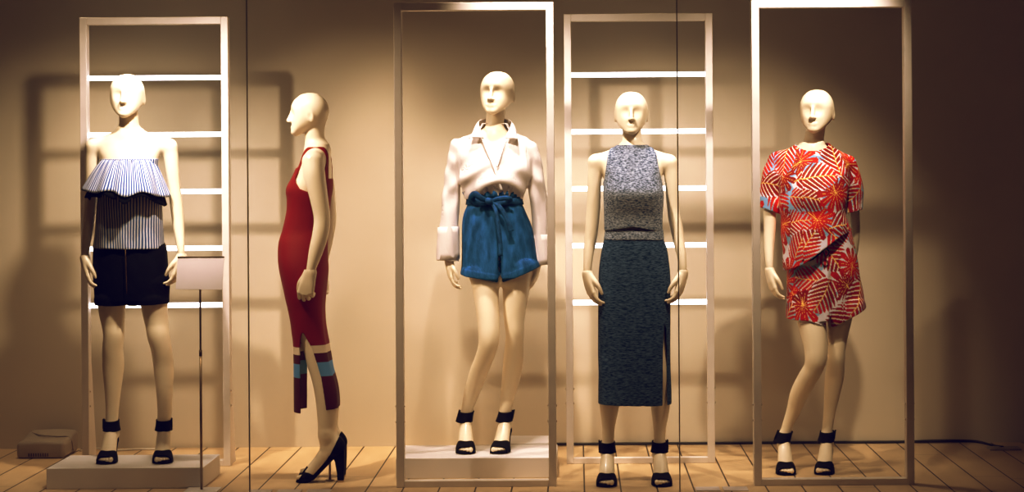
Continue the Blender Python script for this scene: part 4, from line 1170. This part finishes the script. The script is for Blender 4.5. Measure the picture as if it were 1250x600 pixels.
def mannequin_palm():
    M = Man(9.37, 0); P = M.P
    base = P(985, 560); root = empty('mannequin', (base[0], M.Y, 0), 'cream mannequin in red palm-leaf print tee and shorts', 'mannequin', 'window mannequins')
    torso_front(M, 991, 184, 997, 1005)
    top = P(997.2, 109.3); M.headops.append(op_head(top, .35, 1.05)); head_box(M, top)
    neck_add(M, [(997, 150, 11.5, .03), (994.5, 165, 11.6, .03), (993, 176, 12, .025), (992, 186, 13.5, .02)], [(948, 196, 8.4, .01), (1034, 200, 8.4, .01)], (992, 184, 12.5, .018))
    arms_add(M, [(946.5, 197, 8.4, .01), (942, 225, 8.2, .012), (939.6, 255, 8, .015), (939.8, 275, 7.5, .01), (938.8, 300, 6.3, -.01), (939.2, 320, 4.9, -.03), (939.7, 331, 4.4, -.035)],
             [(1035, 201, 8.2, .015), (1039.5, 228, 8, .04), (1042.5, 255, 6.8, .08), (1043.5, 285, 6.2, .13), (1041.5, 312, 4.9, .17), (1039, 324, 4.4, .185)])
    legs_add(M, [(989, 368, 19, -.02), (990, 388, 17.6, -.035), (993, 405, 16, -.06), (995.7, 424, 14.3, -.085), (995.7, 439, 13, -.1), (992.5, 450, 11.9, -.09), (985.3, 462, 11.8, -.065), (975.8, 480, 11.1, -.03), (969, 500, 8.8, 0), (961.7, 518, 6.7, .015), (957, 534, 6.7, .02)],
             [(1027, 365, 18), (1025, 386, 15.4, -.005), (1023, 405, 12.9, -.015), (1021.5, 425, 10.6, -.03), (1020.6, 439, 10.6, -.03), (1018.6, 460, 11.5, 0), (1015.7, 480, 9.8, .01), (1013, 500, 7.6, .018), (1010.5, 518, 6.6, .02), (1009, 530, 6.6, .02)])
    feet = []
    for (u, v, yaw, inner, lean) in ((957, 534, .05, 1, .4), (1009, 530, .22, -1, .15)):
        a = P(u, v, .02); Lf = local(a[:2], 0, yaw)
        feet.append((foot_box(Lf, .19), foot_ops(Lf, inner, SANDAL_PROF))); sandal(M, root, Lf, inner, (lean, 0))
    w1, w2 = P(939.7, 331, -.035), P(1039, 324, .185)
    d1, d2 = (.17, -.12, -1), (-.3, .0, -1)
    hands = [(hand_box(w1, d1), hand_ops(w1, d1, (1, .3, 0), 1, (14, 26, 22), .97)), (hand_box(w2, d2), hand_ops(w2, d2, (-.5, -1, 0), -1, (20, 26, 22), .9))]
    finish_body(M, root, P(994, 163)[2], hands, feet, M.box(920, 140, 1064, 550, -.24, .26), .172)
    c0 = P(995, 230)
    def tfold(D, X, Y, Z):
        x, zz = X - c0[0], Z - c0[2]; front = np.clip((M.Y - Y) / .06, 0, 1)
        return D + front * (.0045 * np.sin(40 * (zz - .45 * x) + 2 * np.sin(9 * x)) * np.exp(-((zz + .16) / .10) ** 2) + .0025 * np.sin(34 * x + 20 * zz)) + .0022 * np.sin(45 * zz + 22 * x) * (np.abs(x) > .15)
    ops = [op_cover(M.torso, .007, .02),
           op_zloft(M.ZL([(172, 976, 1009, .055, .022), (180, 966, 1018, .062, .016), (187, 955, 1029, .076, .01), (198, 948.5, 1038, .095, .004), (220, 950, 1036.5, .124, -.015), (240, 951.3, 1034, .135, -.024), (262, 952.5, 1032.5, .132, -.02), (281, 953.5, 1037, .138, -.02), (300, 955, 1042, .146, -.02), (340, 957, 1046, .15, -.018)]), .015, 2.2),
           op_tube(M.T([(947.2, 196.5, 10.3, .01), (942.5, 214, 12, .012), (939.6, 235, 12.5, .015), (939.2, 275, 12.8, .015)]), .012),
           op_tube(M.T([(1034.6, 200.5, 10.2, .014), (1040.2, 217, 11.4, .03), (1042.6, 238, 11.4, .05), (1042, 275, 11, .06)]), .012), op_fn(tfold)]
    neckcut = op_ell(P(991, 171, .0), (.088, .105, .066), 0, subtract=True)
    tee_cuts = [inter(poly_cut(M, [(920, 250), (953, 261.5), (953, 300), (920, 300)]), lambda X, Y, Z: .3 + 0 * X),
                poly_cut(M, [(1031, 262), (1060, 254), (1060, 300), (1043, 279), (1031, 279)]),
                poly_cut(M, [(930, 330.5), (957, 329.5), (978, 320), (1000, 303), (1022, 287), (1042, 279.5), (1070, 272), (1070, 380), (930, 380)])]
    ops2 = ops + [op_fn(lambda D, X, Y, Z: np.maximum(D, -(D + .007))), neckcut]
    tee = cloth('tee', ops2, M.box(922, 166, 1060, 338, -.2, .2), MAT['palm'], root, h=.0032, shell=0, cuts=tee_cuts, attr=lambda v: palm_colour(v, M))
    cs = P(1005, 330)
    def sfold(D, X, Y, Z):
        return D + .0036 * np.sin(52 * (X - cs[0]) + 2 * np.sin(10 * Z)) * np.clip((cs[2] + .1 - Z) / .25, .2, 1)
    ops = [op_cover(M.torso + M.limbs, .006, .015),
           op_zloft(M.ZL([(262, 959, 1032, .112, 0), (281, 958, 1038.5, .122, .004), (300, 958.5, 1043, .128, .01), (320, 960, 1047.3, .133, .012), (340, 960.5, 1050, .133, .01), (358, 960.8, 1053, .128, .004), (375, 961, 1056, .122, -.004), (391, 961.3, 1057.5, .118, -.008)]), 0, 2.3),
           op_zloft(M.ZL([(362, 970, 1000, .09, -.01), (375, 961, 1009.5, .117, -.004), (412, 962, 1009, .115, -.006)]), .003, 2.4),
           op_zloft(M.ZL([(358, 1018, 1046, .09, -.0), (372, 1010, 1056.5, .118, -.005), (412, 1011, 1059, .116, -.005)]), .003, 2.4), op_fn(sfold)]
    xs, zs = P(1010, 370)[0], P(1010, 322)[2]
    ops.append(op_fn(lambda D, X, Y, Z: D + .022 * np.exp(-np.abs((X - xs) / .0075) ** 1.5) * np.clip((zs - Z) / .10, 0, 1)))
    sh = cloth('shorts', ops, M.box(950, 258, 1068, 402, -.19, .19), MAT['palm'], root, h=.0032,
               cuts=[poly_cut(M, [(950, 386), (963, 388.5), (985, 389.5), (1006.5, 397.5), (1010, 385), (1013, 398), (1035, 386), (1070, 366), (1070, 420), (950, 420)]), lambda X, Y, Z, z=P(1000, 266)[2]: Z - z],
               attr=lambda v: palm_colour(v, M, .07))
    # black sheet in place of the shade under the lifted hem, with tie ends
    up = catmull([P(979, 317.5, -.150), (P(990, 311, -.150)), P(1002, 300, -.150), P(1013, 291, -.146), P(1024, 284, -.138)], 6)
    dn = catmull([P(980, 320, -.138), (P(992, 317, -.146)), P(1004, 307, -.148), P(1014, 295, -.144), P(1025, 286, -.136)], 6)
    wt = sheet('hem_shade', [up, (up + dn) / 2 + np.array([0, -.004, 0]), dn], MAT['black'], sh, thick=.003)
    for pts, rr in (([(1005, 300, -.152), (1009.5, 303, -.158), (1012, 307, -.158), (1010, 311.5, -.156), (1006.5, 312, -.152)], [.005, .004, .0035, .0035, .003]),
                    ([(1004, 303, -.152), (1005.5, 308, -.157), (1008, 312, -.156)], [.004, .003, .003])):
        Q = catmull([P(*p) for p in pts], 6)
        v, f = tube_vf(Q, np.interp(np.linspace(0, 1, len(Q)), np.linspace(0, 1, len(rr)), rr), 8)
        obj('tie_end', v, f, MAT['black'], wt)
mannequin_palm()

# ================================================================= light and camera
def spot(name, x, y, z, tx, ty, tz, power, size, blend, col, rad=.04):
    L = bpy.data.lights.new(name, 'SPOT'); L.energy = power; L.spot_size = math.radians(size); L.spot_blend = blend
    L.color = col; L.shadow_soft_size = rad
    o = bpy.data.objects.new(name, L); C.objects.link(o); o.location = (x, y, z)
    o.rotation_euler = (Vector((tx, ty, tz)) - Vector((x, y, z))).to_track_quat('-Z', 'Y').to_euler()
    return o
WARM = (1.0, .89, .77)
for nm, x, tx, p in (('ceiling_spot', -2.34, -1.5, 250), ('ceiling_spot', -1.44, -2.15, 245), ('ceiling_spot', -.385, .05, 190), ('ceiling_spot', 1.27, .92, 205)):
    spot(nm, x, 8.11, 2.95, tx, 9.25, 1.66, p * 1.05, 61, .95, WARM, .07 if x == -1.44 else .035)
spot('ceiling_spot', -.47, 9.03, 2.95, -.46, 9.5, 1.4, 125, 70, .9, WARM, .035)
for x, y in ((-2.14, 9.12), (.28, 8.98), (1.20, 9.22)):  # overhead spots; the palm-print one is added to brighten that head
    spot('ceiling_spot', x, y, 3.0, x, y + .05, 0, 75, 42, .9, WARM, .06)
# unseen fill spot added outside the glass: soft wash low across the back wall
spot('front_fill', -.9, 4.6, 3.3, -.72, 10.28, .45, 120, 25, 1.0, (1.0, .80, .58), .35)
# spots added near the back wall to brighten its lower half and the floor
for nm, x, p in (('wall_fill', -1.05, 150), ('wall_fill', .35, 50), ('wall_fill', -2.6, 95)):
    spot(nm, x, 9.66, 3.0, x, 10.24, .5, p, 43, 1.0, (1.0, .84, .66), .12)
w = bpy.data.worlds.new('dusk'); bpy.context.scene.world = w; w.use_nodes = True
w.node_tree.nodes['Background'].inputs[0].default_value = (1.0, .62, .34, 1)
w.node_tree.nodes['Background'].inputs[1].default_value = .035

cam = bpy.data.cameras.new('camera'); co = bpy.data.objects.new('camera', cam); C.objects.link(co)
co.location = (0, 0, CAMZ); co.rotation_euler = (math.pi / 2, ROLL, 0)
cam.sensor_fit = 'HORIZONTAL'; cam.sensor_width = 36; cam.lens = F_PX * 36 / 1250
cam.shift_x = (625 - PU) / 1250; cam.shift_y = (PV - 300) / 1250
cam.clip_end = 60
sc = bpy.context.scene; sc.camera = co
sc.view_settings.view_transform = 'Standard'; sc.view_settings.look = 'None'
sc.cycles.max_bounces = 8; sc.cycles.transparent_max_bounces = 8

vs = sc.view_settings; vs.use_curve_mapping = True
cm = vs.curve_mapping
def curve(i, pts):
    c = cm.curves[i]
    while len(c.points) > 2: c.points.remove(c.points[1])
    c.points[0].location = pts[0]; c.points[-1].location = pts[-1]
    for p in pts[1:-1]: c.points.new(*p)
curve(0, [(0, 0), (.25, .225), (.5, .515), (.8, .86), (1, 1)])
curve(1, [(0, 0), (.25, .180), (.5, .443), (.8, .803), (1, 1)])
curve(2, [(0, .008), (.25, .130), (.5, .430), (.8, .81), (1, 1)])
cm.update()
